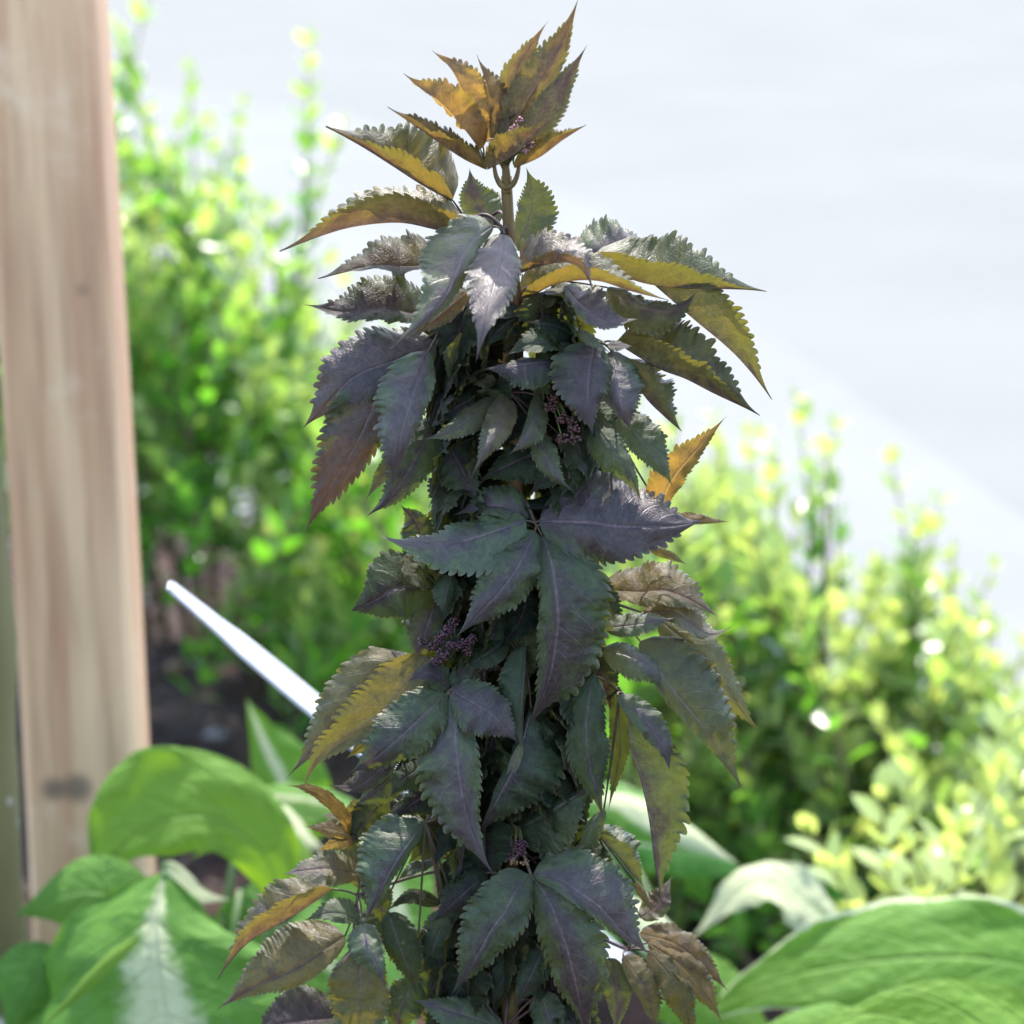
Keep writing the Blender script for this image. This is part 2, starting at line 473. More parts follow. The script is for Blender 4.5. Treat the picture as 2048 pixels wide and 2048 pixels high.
def leaf_mesh(mid, Lv, Rv, nrm_hint, rng, teeth=16, um=0.36, acum=0.85, t0=0.07, t1=0.82, tooth_amp=0.135,
              wave=0.065, curl=0.12, quilt=0.055, vcols=(0.05, 0.2, 0.4, 0.6, 0.8, 0.93, 1.0), wave_k=None, crumple=0.09, base_pow=None):
    """mid(u)->points; Lv,Rv: (n,3) half-width vectors at each row. returns verts, faces, uvs"""
    if teeth: teeth = teeth + rng.choice((0, 1, 2)); um = um + rng.uniform(-.03, .03)
    rows, tooth = leaf_rows(teeth, t0, t1)
    tooth = tooth * np.repeat([rng.uniform(0.45, 1.35) for _ in range(len(rows) // 4 + 1)], 4)[:len(rows)]
    n = len(rows)
    M = catmull(mid, rows)
    T = np.gradient(M, axis=0); T /= np.linalg.norm(T, axis=1)[:, None] + 1e-12
    length = np.sum(np.linalg.norm(np.diff(M, axis=0), axis=1))
    prof = np.array([half_profile(float(u), um, acum, base_pow) for u in rows])
    wl = Lv(rows); wr = Rv(rows)
    if teeth:
        tw = rng.uniform(-0.75, 0.75) * np.clip(rows - 0.3, 0, 1) ** 1.2
        ct, st = np.cos(tw)[:, None], np.sin(tw)[:, None]
        wl = wl * ct + np.cross(T, wl) * st + T * (np.sum(T * wl, 1)[:, None]) * (1 - ct)
        wr = wr * ct + np.cross(T, wr) * st + T * (np.sum(T * wr, 1)[:, None]) * (1 - ct)
        tc = rng.uniform(-0.05, 0.11) * length * np.clip((rows - 0.6) / 0.4, 0, 1) ** 2
        n0 = np.cross(T, wl - wr); n0 /= np.linalg.norm(n0, axis=1)[:, None] + 1e-12
        M = M - n0 * tc[:, None]
    NL = np.cross(T, wl); NL /= np.linalg.norm(NL, axis=1)[:, None] + 1e-12
    NR = np.cross(wr, T); NR /= np.linalg.norm(NR, axis=1)[:, None] + 1e-12
    NM = NL + NR; NM /= np.linalg.norm(NM, axis=1)[:, None] + 1e-12
    cols = [-c for c in reversed(vcols)] + [0.0] + list(vcols)
    nc = len(cols)
    verts = np.zeros((n, nc, 3)); uvs = np.zeros((n, nc, 2))
    k1 = wave_k or rng.uniform(2.2, 4.0); p1 = rng.uniform(0, 6.28); p2 = rng.uniform(0, 6.28)
    kk = rng.uniform(5, 8)
    cl, crr = curl * rng.uniform(0.0, 2.6), curl * rng.uniform(0.0, 2.6)
    cr = [(rng.uniform(.5, 1), rng.uniform(.6, 2.2), rng.uniform(-2, 2), rng.uniform(0, 6.28)), (rng.uniform(.3, .7), rng.uniform(2, 4), rng.uniform(-3, 3), rng.uniform(0, 6.28)), (rng.uniform(.2, .4), rng.uniform(4, 7), rng.uniform(-4, 4), rng.uniform(0, 6.28))]
    dt = (t1 - t0) / max(teeth, 1)
    for j, c in enumerate(cols):
        v = abs(c)
        W = wl if c < 0 else wr
        Nn = NL if c < 0 else NR
        wmag = np.linalg.norm(W, axis=1)
        ph = p1 if c < 0 else p2
        sv = max(0.0, (v - 0.72) / 0.28); sv = sv * sv
        off = prof * v + tooth * tooth_amp * sv * np.minimum(1.0, prof * 1.8) - tooth_amp * 0.45 * sv * prof * (rows > t0) * (rows < t1)
        P = M + W * off[:, None]
        # teeth lean forward
        P = P + T * (tooth * sv * dt * length * 0.42)[:, None]
        lat = (rows - VEIN_S * v ** 1.25) * VEIN_N
        bul = np.abs(np.sin(math.pi * (lat + (0.0 if c < 0 else 0.045 * VEIN_N) - 0.5)))
        disp = quilt * bul * 4 * v * (1 - 0.75 * v) * prof
        disp = disp + wave * (v ** 1.6) * prof * (np.sin(k1 * 6.283 * rows + ph) + 0.55 * np.sin(kk * 6.283 * rows + ph * 1.7))
        disp = disp - (cl if c < 0 else crr) * v * v * prof
        disp = disp + crumple * v * prof * sum(a * np.sin(ku * rows * 6.283 + kv * c * 3.0 + p0) for a, ku, kv, p0 in cr)
        if v == 0: disp = disp * 0 - quilt * 0.5
        NN = Nn if v > 0 else NM
        P = P + NN * (disp * np.maximum(wmag, 0.35 * np.max(wmag)))[:, None]
        verts[:, j] = P
        uvs[:, j, 0] = rows
        uvs[:, j, 1] = 0.5 + 0.5 * c
    faces = []
    for i in range(n - 1):
        for j in range(nc - 1):
            a = i * nc + j
            faces.append((a, a + 1, a + nc + 1, a + nc))
    return verts.reshape(-1, 3), faces, uvs.reshape(-1, 2)

def side_fn(pts, w, d, base_z, slim=1.0):
    """half-width vectors: w along the left-hand side of travel in the picture plane, d towards the camera (pixels)"""
    P = np.array([(p[0], p[1]) for p in pts], float)
    px = base_z / FPX
    ws = w if hasattr(w, '__len__') else (w, w)
    ds = d if hasattr(d, '__len__') else (d, d)
    def f(rows):
        Q = catmull(P, rows)
        t = np.gradient(Q, axis=0)
        # smooth the tangent so that the halves do not cross on sharp bends
        k = np.ones(9) / 9
        t = np.stack([np.convolve(np.pad(t[:, i], 4, mode='edge'), k, 'valid') for i in (0, 1)], 1)
        t /= np.linalg.norm(t, axis=1)[:, None] + 1e-12
        A = np.stack([t[:, 1], -t[:, 0]], 1)
        ww = (ws[0] + (ws[1] - ws[0]) * rows) * slim
        dd = ds[0] + (ds[1] - ds[0]) * rows
        return (RIGHT * (A[:, 0] * ww * px)[:, None] - UP * (A[:, 1] * ww * px)[:, None] - FWD * (dd * px)[:, None])
    return f

def leaflet(name, pts, L, R, mat, parent, color, seed, base_z=Z0, tilt=True, **kw):
    rng = random.Random(seed)
    if tilt and color[0] > 0.6:
        kw = {**dict(wave=0.11, crumple=0.17, curl=0.2), **kw}
    if tilt: W = [plant_pt(x, y, pts[0][2] + (d - pts[0][2]) * 1.6, base_z) for x, y, d in pts]
    else: W = [at(x, y, base_z - d * base_z / FPX) for x, y, d in pts]
    v, f, uv = leaf_mesh(W, side_fn(pts, L[0], L[1], base_z, 0.94 if tilt else 1.0), side_fn(pts, R[0], R[1], base_z, 0.94 if tilt else 1.0), None, rng, **kw)
    o = mesh_obj(name, v, f, mat, parent, uvs=uv)
    if tilt:
        r3 = random.Random(seed * 7 + 3)
        color = (color[0], color[1] + r3.uniform(-.22, .22), min(1.0, max(0.0, color[2] + r3.uniform(-.30, .28))))
    o.color = (*color, 1)
    return o

# ------------------------------------------------------------------ the ground
soil_m = rough_material('dark_soil', (0.015, 0.0068, 0.0042), (0.038, 0.0180, 0.0105), 14, 0.95, 0.9, 0.03, 8, (0.030, 0.022, 0.018))
path_m = rough_material('pale_path', (0.115, 0.117, 0.113), (0.124, 0.126, 0.120), 1.2, 0.9, 0.2, 0.004, spec=0.0)
yard_m = rough_material('pale_concrete', (0.107, 0.1095, 0.1045), (0.115, 0.1165, 0.110), 0.9, 0.9, 0.2, 0.004, spec=0.0)

def sheet(name, pts, z, mat):
    vs = [(p[0], p[1], z) for p in pts]
    o = mesh_obj(name, vs, [tuple(range(len(vs)))], mat, smooth=False)
    o['kind'] = 'structure'
    return o

# ground: one pale concrete yard reaching the horizon
sheet('ground', [(-900, -900), (900, -900), (900, 900), (-900, 900)], -0.03, yard_m)
# the edge of the planting bed, far side
e0 = on_ground(-300, 930); e1 = on_ground(300, 985); e2 = on_ground(1100, 1150); e3 = on_ground(2048, 1440); e4 = on_ground(2700, 1660)
edge = [e0, e1, e2, e3, e4]
# pale path band behind the bed (its far rim curves away)
far = [on_ground(x, y) for x, y in ((2700, 1350), (2048, 1010), (1560, 660), (1200, 400), (700, 220), (100, 140), (-500, 110))]
sheet('path', [(p[0], p[1]) for p in [e0 + (-3, 0, 0), *edge, e4 + (2, -1, 0)]] + [(p[0], p[1]) for p in far], -0.026, path_m)
# soil of the bed: an uneven grid
def soil_bed():
    nx, ny = 110, 90
    vs, fs = [], []
    rng = np.random.default_rng(3)
    ex = np.array([p[0] for p in edge]); ey = np.array([p[1] for p in edge])
    o = np.argsort(ex); ex, ey = ex[o], ey[o]
    bump = rng.normal(0, 1, (ny, nx))
    for _ in range(2):
        bump = (bump + np.roll(bump, 1, 0) + np.roll(bump, 1, 1) + np.roll(bump, -1, 0) + np.roll(bump, -1, 1)) / 3.0
    for j in range(ny):
        for i in range(nx):
            x = -2.2 + 4.4 * i / (nx - 1)
            far_y = float(np.interp(x, ex, ey))
            y = -1.0 + (far_y + 1.0) * j / (ny - 1)
            edge_f = min(1.0, (ny - 1 - j) / 4)
            vs.append((x, y, (0.006 + 0.011 * bump[j, i]) * edge_f - (0 if edge_f > 0 else 0.03)))
    for j in range(ny - 1):
        for i in range(nx - 1):
            a = j * nx + i
            fs.append((a, a + 1, a + nx + 1, a + nx))
    o = mesh_obj('soil_bed', vs, fs, soil_m)
    o['kind'] = 'structure'
soil_bed()

def chips():
    rng = random.Random(5)
    vs, fs = [], []
    for _ in range(900):
        x = rng.uniform(-1.1, 0.3); y = rng.uniform(2.2, 4.1)
        L, W, H = rng.uniform(0.012, 0.045), rng.uniform(0.006, 0.018), rng.uniform(0.003, 0.008)
        a = rng.uniform(0, 6.28); tl = rng.uniform(-0.5, 0.5)
        ca, sa = math.cos(a), math.sin(a)
        b = len(vs)
        for (sx, sy, sz) in ((-1, -1, -1), (1, -.6, -1), (.8, 1, -1), (-1, .7, -1), (-.8, -.8, 1), (1, -.5, 1), (.7, .8, 1), (-.9, .6, 1)):
            px, py, pz = sx * L / 2, sy * W / 2, sz * H / 2 + sx * L / 2 * tl
            vs.append((x + px * ca - py * sa, y + px * sa + py * ca, 0.014 + pz + L * 0.2))
        fs += [(b, b + 3, b + 2, b + 1), (b + 4, b + 5, b + 6, b + 7), (b, b + 1, b + 5, b + 4), (b + 1, b + 2, b + 6, b + 5), (b + 2, b + 3, b + 7, b + 6), (b + 3, b, b + 4, b + 7)]
    m = rough_material('bark_chip', (0.012, 0.008, 0.006), (0.042, 0.026, 0.020), 9, 0.9, 0.4, 0.003)
    o = mesh_obj('bark_mulch', vs, fs, m, smooth=False)
    o['kind'] = 'stuff'
    tag(o, 'dark brown bark chips strewn over the soil beside the post', 'bark mulch')
chips()

def pebble(x, y, r, mat, label, seed):
    rng = np.random.default_rng(seed)
    c = on_ground(x, y, 0.012)
    import bmesh
    bm = bmesh.new()
    bmesh.ops.create_icosphere(bm, subdivisions=3, radius=1.0)
    k = rng.normal(0, 1, (4, 3))
    for v in bm.verts:
        p = np.array(v.co)
        s = 1 + 0.12 * sum(math.sin(float(p @ kk) * 1.7) for kk in k) / 2
        v.co = Vector((p[0] * r * s * 1.25 + c[0], p[1] * r * s + c[1], p[2] * r * s * 0.7 + c[2]))
    me = bpy.data.meshes.new('pebble'); bm.to_mesh(me); bm.free()
    me.materials.append(mat)
    me.polygons.foreach_set('use_smooth', [True] * len(me.polygons))
    o = bpy.data.objects.new('pebble', me); col.objects.link(o)
    tag(o, label, 'pebble')
pale_stone = rough_material('pale_stone', (0.14, 0.13, 0.13), (0.22, 0.21, 0.21), 30, 0.7)
tan_stone = rough_material('tan_stone', (0.12, 0.065, 0.03), (0.18, 0.11, 0.06), 30, 0.7)
pebble(432, 1478, 0.015, pale_stone, 'pale grey pebble on the dark soil between post and broad leaves', 1)
pebble(352, 1335, 0.012, tan_stone, 'tan pebble on the dark soil just right of the timber post', 2)

# ------------------------------------------------------------------ timber post and pole on the left
def post():
    Z = 1.9
    # centre line at the level of the picture's middle
    c = at(143, 1024, Z); x0, y0 = c[0], c[1]
    half = 112 * Z / FPX
    top = 1.62
    KNOTS.extend([((165 - 157) * Z / FPX, 0.83 + 0.09, 0.010), ((110 - 150) * Z / FPX, 0.0, 0.016), ((160 - 150) * Z / FPX, 0.0, 0.019)])
    # heights of the knots from their pixels
    for i, (px, py) in enumerate(((165, 580), (108, 1577), (155, 1575))):
        d = RIGHT * ((px - 1024) / FPX) - UP * ((py - 1024) / FPX) + FWD
        t = (y0 - half * 0.9) / d[1]
        p = LOC + d * t
        KNOTS[i] = (p[0] - x0, p[2], (0.011, 0.016, 0.019)[i])
    vs, fs = [], []
    rng = random.Random(4)
    nz = 60
    prof = []
    b = 0.012
    for sx, sy in ((-1, -1), (1, -1), (1, 1), (-1, 1)):
        for k in range(4):
            a = {(-1, -1): math.pi, (1, -1): 1.5 * math.pi, (1, 1): 0, (-1, 1): 0.5 * math.pi}[(sx, sy)] + k * math.pi / 6
            prof.append((sx * (half - b) + b * math.cos(a), sy * (half * 0.9 - b) + b * math.sin(a)))
    n = len(prof)
    for i in range(nz + 1):
        z = -0.05 + (top + 0.05) * i / nz
        # slightly bowed, slimmer towards the top
        s = 1.06 - 0.22 * (max(z, 0.0) / top) ** 2.0 + 0.006 * math.sin(z * 9)
        dx = 0.004 * math.sin(z * 2.4 + 1)
        for (px, py) in prof:
            vs.append((px * s + dx, py * s, z))
    for i in range(nz):
        for k in range(n):
            fs.append((i * n + k, i * n + (k + 1) % n, (i + 1) * n + (k + 1) % n, (i + 1) * n + k))
    fs.append(tuple(nz * n + k for k in range(n)))
    o = mesh_obj('timber_post', vs, fs, wood_material())
    o.location = (x0, y0, 0)
    tag(o, 'thick squared brown timber post with dark knots, left of the dark plant', 'post')

    Zp = 1.72
    c = at(30 - 176, 1024, Zp)
    vs, fs = [], []
    zs = np.linspace(-0.05, 1.5, 60)
    path = [(0.006 * math.sin(z * 3.1), 0.004 * math.sin(z * 4.7 + 1), z) for z in zs]
    rad = [0.0425 - 0.004 * z + 0.0018 * math.sin(z * 23) + 0.0012 * math.sin(z * 51 + 2) for z in zs]
    tube(vs, fs, path, rad, 20)
    o = mesh_obj('rustic_pole', vs, fs, pole_material())
    o.location = (c[0], c[1], 0)
    o.rotation_euler = (0, math.radians(1.0), 0)
    tag(o, 'round lichen-spotted olive pole cut off by the left picture edge', 'pole')
post()

# ------------------------------------------------------------------ white stake
def stake():
    m = rough_material('white_plastic', (0.40, 0.39, 0.40), (0.46, 0.45, 0.45), 20, 0.5, 0.05, 0.001)
    a = at(338, 1170, 1.50); g = on_ground(1800, 2380, -0.03)
    a2 = a
    ax = g - a; Ln = np.linalg.norm(ax); ax /= Ln
    side = np.cross(ax, np.array((0, -0.62, 0.78))); side /= np.linalg.norm(side)
    nrm = np.cross(side, ax)
    vs, fs = [], []
    prof = [(0, .0032), (.004, .0046), (.05, .0068), (.075, .0090), (.12, .0100), (.35, .0100), (Ln - .05, .0100), (Ln, .002)]
    for s, h in prof:
        c = a + ax * s
        for q, t in ((-1, 0), (-.85, .0013), (.85, .0013), (1, 0), (.85, -.0013), (-.85, -.0013)):
            vs.append(c + side * h * q + nrm * t)
    for i in range(len(prof) - 1):
        for k in range(6):
            fs.append((i * 6 + k, i * 6 + (k + 1) % 6, (i + 1) * 6 + (k + 1) % 6, (i + 1) * 6 + k))
    fs.append(tuple(range(6))); fs.append(tuple(len(vs) - 1 - k for k in range(6)))
    o = mesh_obj('plant_stake', vs, fs, m, smooth=False)
    tag(o, 'slanting white plastic plant stake behind the dark plant', 'stake')
stake()

# ------------------------------------------------------------------ privet shrubs behind
privet_m = privet_material()
twig_m = rough_material('privet_twig', (0.045, 0.032, 0.014), (0.075, 0.060, 0.022), 80, 0.7, 0.3, 0.001)

def small_leaf(vs, fs, age, mi, base, dirv, nrm, L, W, a, rng):
    dirv = dirv / np.linalg.norm(dirv)
    side = np.cross(dirv, nrm); side /= np.linalg.norm(side) + 1e-9
    nrm = np.cross(side, dirv)
    b = len(vs)
    prof = ((0.0, 0.06), (0.22, 0.72), (0.5, 1.0), (0.78, 0.68), (1.0, 0.03))
    droop = rng.uniform(-0.1, 0.35)
    for s, w in prof:
        c = base + dirv * (L * s) - nrm * (droop * L * s * s * 0.5)
        vs.append(c + side * (W * w * 0.5) + nrm * (W * w * 0.14)); vs.append(c); vs.append(c - side * (W * w * 0.5) + nrm * (W * w * 0.14))
        age.extend([a] * 3)
    for i in range(4):
        for k in range(2):
            q = b + i * 3 + k
            fs.append((q, q + 1, q + 4, q + 3)); mi.append(0)

def shoot_geometry(seed, length, pairs, leafL, spread=1.0, with_leaves=True):
    rng = random.Random(seed)
    vs, fs, age, mi = [], [], [], []
    bx, by = rng.uniform(-0.12, 0.12), rng.uniform(-0.12, 0.12)
    def P(t): return np.array((bx * length * t * t, by * length * t * t, length * t))
    n0 = len(fs)
    path = [P(t) for t in np.linspace(0, 1, 9)]
    tube(vs, fs, path, [0.0028 * (1 - 0.75 * t) for t in np.linspace(0, 1, 9)], 5)
    mi += [1] * (len(fs) - n0); age += [0.3] * len(vs)
    leaves = []
    for k in range(pairs):
        t = 0.10 + 0.88 * (k / (pairs - 1))
        az = k * 1.571 + rng.uniform(-0.4, 0.4)
        for q in (0, 1):
            if rng.random() < 0.06: continue
            a2 = az + q * math.pi + rng.uniform(-0.25, 0.25)
            el = math.radians(rng.uniform(15, 55) + 25 * t)
            d = np.array((math.cos(a2) * math.cos(el), math.sin(a2) * math.cos(el), math.sin(el)))
            nrm = np.array((-math.cos(a2) * math.sin(el), -math.sin(a2) * math.sin(el), math.cos(el)))
            nrm = nrm + np.array([rng.uniform(-.35, .35) for _ in range(3)])
            L = leafL * rng.uniform(0.75, 1.15) * (1.0 - 0.35 * max(0, t - 0.75) / 0.25)
            leaves.append((P(t) + d * 0.003, d, nrm, L, L * rng.uniform(0.48, 0.62), max(0.0, min(1.0, (t - 0.35) / 0.6)), t))
    leaves.append((P(1.0), np.array((bx, by, 1.0)), np.array((0.3, -1, 0.2)), leafL * 0.6, leafL * 0.25, 1.0, 1.0))
    if with_leaves:
        for lf in leaves: small_leaf(vs, fs, age, mi, *lf[:6], rng)
    return vs, fs, age, mi, leaves

SHOOTS = []
for k in range(9):
    ln = (0.20, 0.24, 0.28, 0.22, 0.26, 0.30, 0.18, 0.24, 0.20)[k]
    vs, fs, age, mi, _ = shoot_geometry(100 + k, ln, int(ln / 0.0175), 0.038)
    o = mesh_obj('shoot', vs, fs, [privet_m, twig_m], mat_idx=mi, attr=age)
    SHOOTS.append((o.data, ln))
    bpy.data.objects.remove(o)

for k in range(4):
    ln = (0.24, 0.30, 0.27, 0.33)[k]
    vs, fs, age, mi, _ = shoot_geometry(150 + k, ln, int(ln / 0.032), 0.040)
    o = mesh_obj('shoot', vs, fs, [privet_m, twig_m], mat_idx=mi, attr=age)
    SHOOTS.append((o.data, ln))
    bpy.data.objects.remove(o)

def add_shoot(parent, tip, rng, scale=1.0, lean=0.25, var=None, pale=0.1):
    me, ln = SHOOTS[rng.randrange(9) if var is None else 9 + rng.randrange(4)]
    o = bpy.data.objects.new('shoot', me)
    col.objects.link(o)
    o.color = (pale, 0, 0, 1)
    o.parent = parent
    ax = Vector((rng.uniform(-lean, lean), rng.uniform(-lean, lean), 1.0)).normalized()
    q = ax.to_track_quat('Z', 'Y').to_matrix() @ Matrix.Rotation(rng.uniform(0, 6.28), 3, 'Z')
    s = scale * rng.uniform(0.9, 1.12)
    p = Vector(tip) - ax * (ln * s)
    o.matrix_parent_inverse = Matrix.Identity(4)
    o.matrix_basis = Matrix.Translation(p - Vector(parent.location)) @ q.to_4x4() @ Matrix.Diagonal((s, s, s, 1))
    return o

def shrub(label, base, top_fn, xr, zr, ymax, count, special, seed, stems, cat='shrub', pale=0.1):
    rng = random.Random(seed)
    root = empty('privet_shrub', base, label, cat, 'clipped green shrubs behind the dark plant')
    vs, fs = [], []
    for (x, y, z) in stems:
        tipp = at(x, y, z)
        foot = np.array((base[0] + (tipp[0] - base[0]) * 0.35, base[1] + (tipp[1] - base[1]) * 0.3, -0.02))
        mid = (tipp + foot) / 2 + np.array((rng.uniform(-.03, .03), rng.uniform(-.03, .03), 0))
        tube(vs, fs, catmull([foot, mid, tipp], 10), np.linspace(0.009, 0.0025, 10), 6)
    mesh_obj('stems', vs, fs, twig_m, root)
    for k in range(count):
        x = rng.uniform(*xr); yt = top_fn(x)
        ym = ymax(x) if callable(ymax) else ymax
        y = yt + (ym - yt) * rng.random() ** 1.15
        z = rng.uniform(*zr)
        add_shoot(root, at(x, y, z), rng, rng.uniform(.95, 1.25), 0.85 if y > yt + 110 else 0.4, var=None if y > yt + 110 else 1, pale=pale)
    for (x, y, z, s, ln) in special:
        add_shoot(root, at(x, y, z), rng, s, ln + 0.06, var=1, pale=pale)
    return root

def interp(xs, ys):
    return lambda x: float(np.interp(x, xs, ys))

rngs = random.Random(11)
bl = on_ground(420, 1260); 
shrub('tall loose green shrub between the timber post and the dark plant', (bl[0], bl[1], 0),
      interp([-200, 200, 250, 330, 450, 540, 640, 760, 860], [60, 90, 170, 300, 330, 470, 520, 700, 850]), (-160, 900), (2.95, 3.65), interp([-200, 290, 450, 560, 720], [850, 880, 960, 1120, 1250]), 280,
      [(262, -20, 3.2, 1.0, .1), (285, 70, 3.2, 1.0, .1), (630, 92, 3.15, 1.1, .06), (608, 250, 3.15, 1.0, .06), (395, 150, 3.3, .9, .15), (470, 210, 3.3, .8, .2),
       (510, 300, 3.3, .9, .15), (250, 60, 3.4, 1, .2), (330, 230, 3.2, 1, .2), (440, 265, 3.2, 1, .2), (545, 400, 3.2, 1, .2), (590, 420, 3.1, 1.1, .15)],
      21, [(x, y, 3.3) for x, y in ((260, 250), (330, 420), (430, 450), (520, 560), (620, 350), (640, 650), (120, 200), (20, 300), (720, 800))])
br = on_ground(1560, 1800)
shrub('yellow-green shrub with pale sunlit tips to the right of the dark plant', (br[0], br[1], 0),
      interp([1120, 1250, 1370, 1480, 1560, 1600, 1700, 1770, 1830, 1900, 2000, 2150, 2400], [960, 880, 860, 890, 1030, 1120, 1160, 1110, 1050, 1160, 1280, 1440, 1560]), (1130, 2250), (2.55, 3.05), 1720, 300,
      [(1660, 792, 2.75, .9, .05), (1635, 860, 2.75, .9, .08), (1680, 900, 2.8, .8, .08), (1828, 935, 2.7, .95, .06), (1850, 1010, 2.7, .9, .12), (1800, 1050, 2.7, .9, .1),
       (1950, 1128, 2.7, .8, .06), (1990, 1230, 2.7, .8, .12), (1540, 872, 2.8, .9, .08), (1480, 870, 2.85, .9, .1), (1380, 850, 2.8, 1, .1), (1320, 830, 2.8, 1, .1)],
      22, [(x, y, 2.75) for x, y in ((1300, 1050), (1420, 1050), (1540, 1150), (1655, 1000), (1650, 1400), (1830, 1150), (1950, 1300), (2050, 1500), (1250, 1200))], pale=0.4)

# near sprigs at the right edge, leaves big enough to tell apart
def near_sprigs():
    b = on_ground(2000, 2150)
    root = empty('privet_shrub', (b[0], b[1], 0), 'nearest pale yellow-green shrub sprigs at the right edge above the broad leaves', 'shrub', 'clipped green shrubs behind the dark plant')
    rng = random.Random(31)
    for k, (x, y, z, lean) in enumerate(((1640, 1660, 2.15, (-.5, 0)), (1740, 1600, 2.1, (-.2, .1)), (1800, 1560, 2.2, (-.1, 0)), (1890, 1600, 2.15, (.1, .1)), (1960, 1540, 2.2, (.2, 0)),
                                        (1830, 1690, 2.05, (-.3, 0)), (1930, 1680, 2.05, (.1, 0)), (2020, 1640, 2.1, (.2, 0)), (1700, 1720, 2.05, (-.35, .1)), (2050, 1480, 2.25, (.1, 0)), (2000, 1420, 2.3, (.0, 0)))):
        vs, fs, age, mi, leaves = shoot_geometry(300 + k, 0.15, 7, 0.043, with_leaves=False)
        ax = Vector((lean[0], lean[1], 1)).normalized()
        q = ax.to_track_quat('Z', 'Y').to_matrix() @ Matrix.Rotation(rng.uniform(0, 6.28), 3, 'Z')
        Mx = Matrix.Translation(Vector(at(x, y, z)) - ax * 0.15) @ q.to_4x4()
        sh = mesh_obj('shoot', [Mx @ Vector(v) for v in vs], fs, twig_m, root)
        for lf in leaves:
            lv, lfc, la, lm = [], [], [], []
            small_leaf(lv, lfc, la, lm, *lf[:5], min(1.0, 0.45 + lf[6] * 0.55), rng)
            mesh_obj('leaf', [Mx @ Vector(v) for v in lv], lfc, privet_m, sh, attr=la).color = (.7, 0, 0, 1)
    vs, fs = [], []
    for (x, y) in ((1700, 1800), (1850, 1780), (1960, 1750), (2040, 1700)):
        tipp = at(x, y, 2.12)
        tube(vs, fs, catmull([np.array((b[0] + rng.uniform(-.05, .05), b[1], -0.02)), (tipp + np.array((b[0], b[1], 0))) / 2, tipp], 8), np.linspace(.007, .0025, 8), 6)
    mesh_obj('stems', vs, fs, twig_m, root)
near_sprigs()

# ------------------------------------------------------------------ broad-leaved plants at the foot
broad_m = broad_leaf_material()
broad_stalk = stalk_material('broad_leaf_stalk', (0.025, 0.060, 0.014), (0.040, 0.075, 0.022), (0.06, 0.09, 0.035))

def broad_plant(label, base_px, leaves, seed):
    b = on_ground(*base_px)
    root = empty('broad_leaved_plant', (b[0], b[1], 0), label, 'plant', 'broad-leaved plants at the foot of the picture')
    for k, (z, pts, L, R, colr, kw) in enumerate(leaves):
        args = dict(teeth=0, um=0.42, acum=0.5, wave=0.035, curl=0.16, quilt=0.008, crumple=0.05, vcols=(0.03, 0.12, 0.25, 0.4, 0.55, 0.7, 0.85, 0.95, 1.0))
        args.update(kw)
        leaf = leaflet('leaf', pts, L, R, broad_m, root, colr, seed * 100 + k, base_z=z, tilt=False, **args)
        if colr[1] >= 1.0 and colr[2] == 0.0: continue      # folded margin of the leaf above, no stalk of its own
        x, y, d = pts[0]
        p1 = at(x, y, z - d * z / FPX)
        p0 = np.array((b[0], b[1], 0.0)) + np.array((random.uniform(-.03, .03), random.uniform(-.03, .03), 0))
        x2, y2, d2 = pts[1]
        p2 = at(x2, y2, z - d2 * z / FPX)
        mid = (p0 + p1) / 2 + np.array((0, 0, 0.04))
        vs, fs = [], []
        tube(vs, fs, catmull([p0, mid, p1], 12), np.linspace(0.0055, 0.003, 12), 7)
        mesh_obj('leaf_stalk', vs, fs, broad_stalk, leaf)

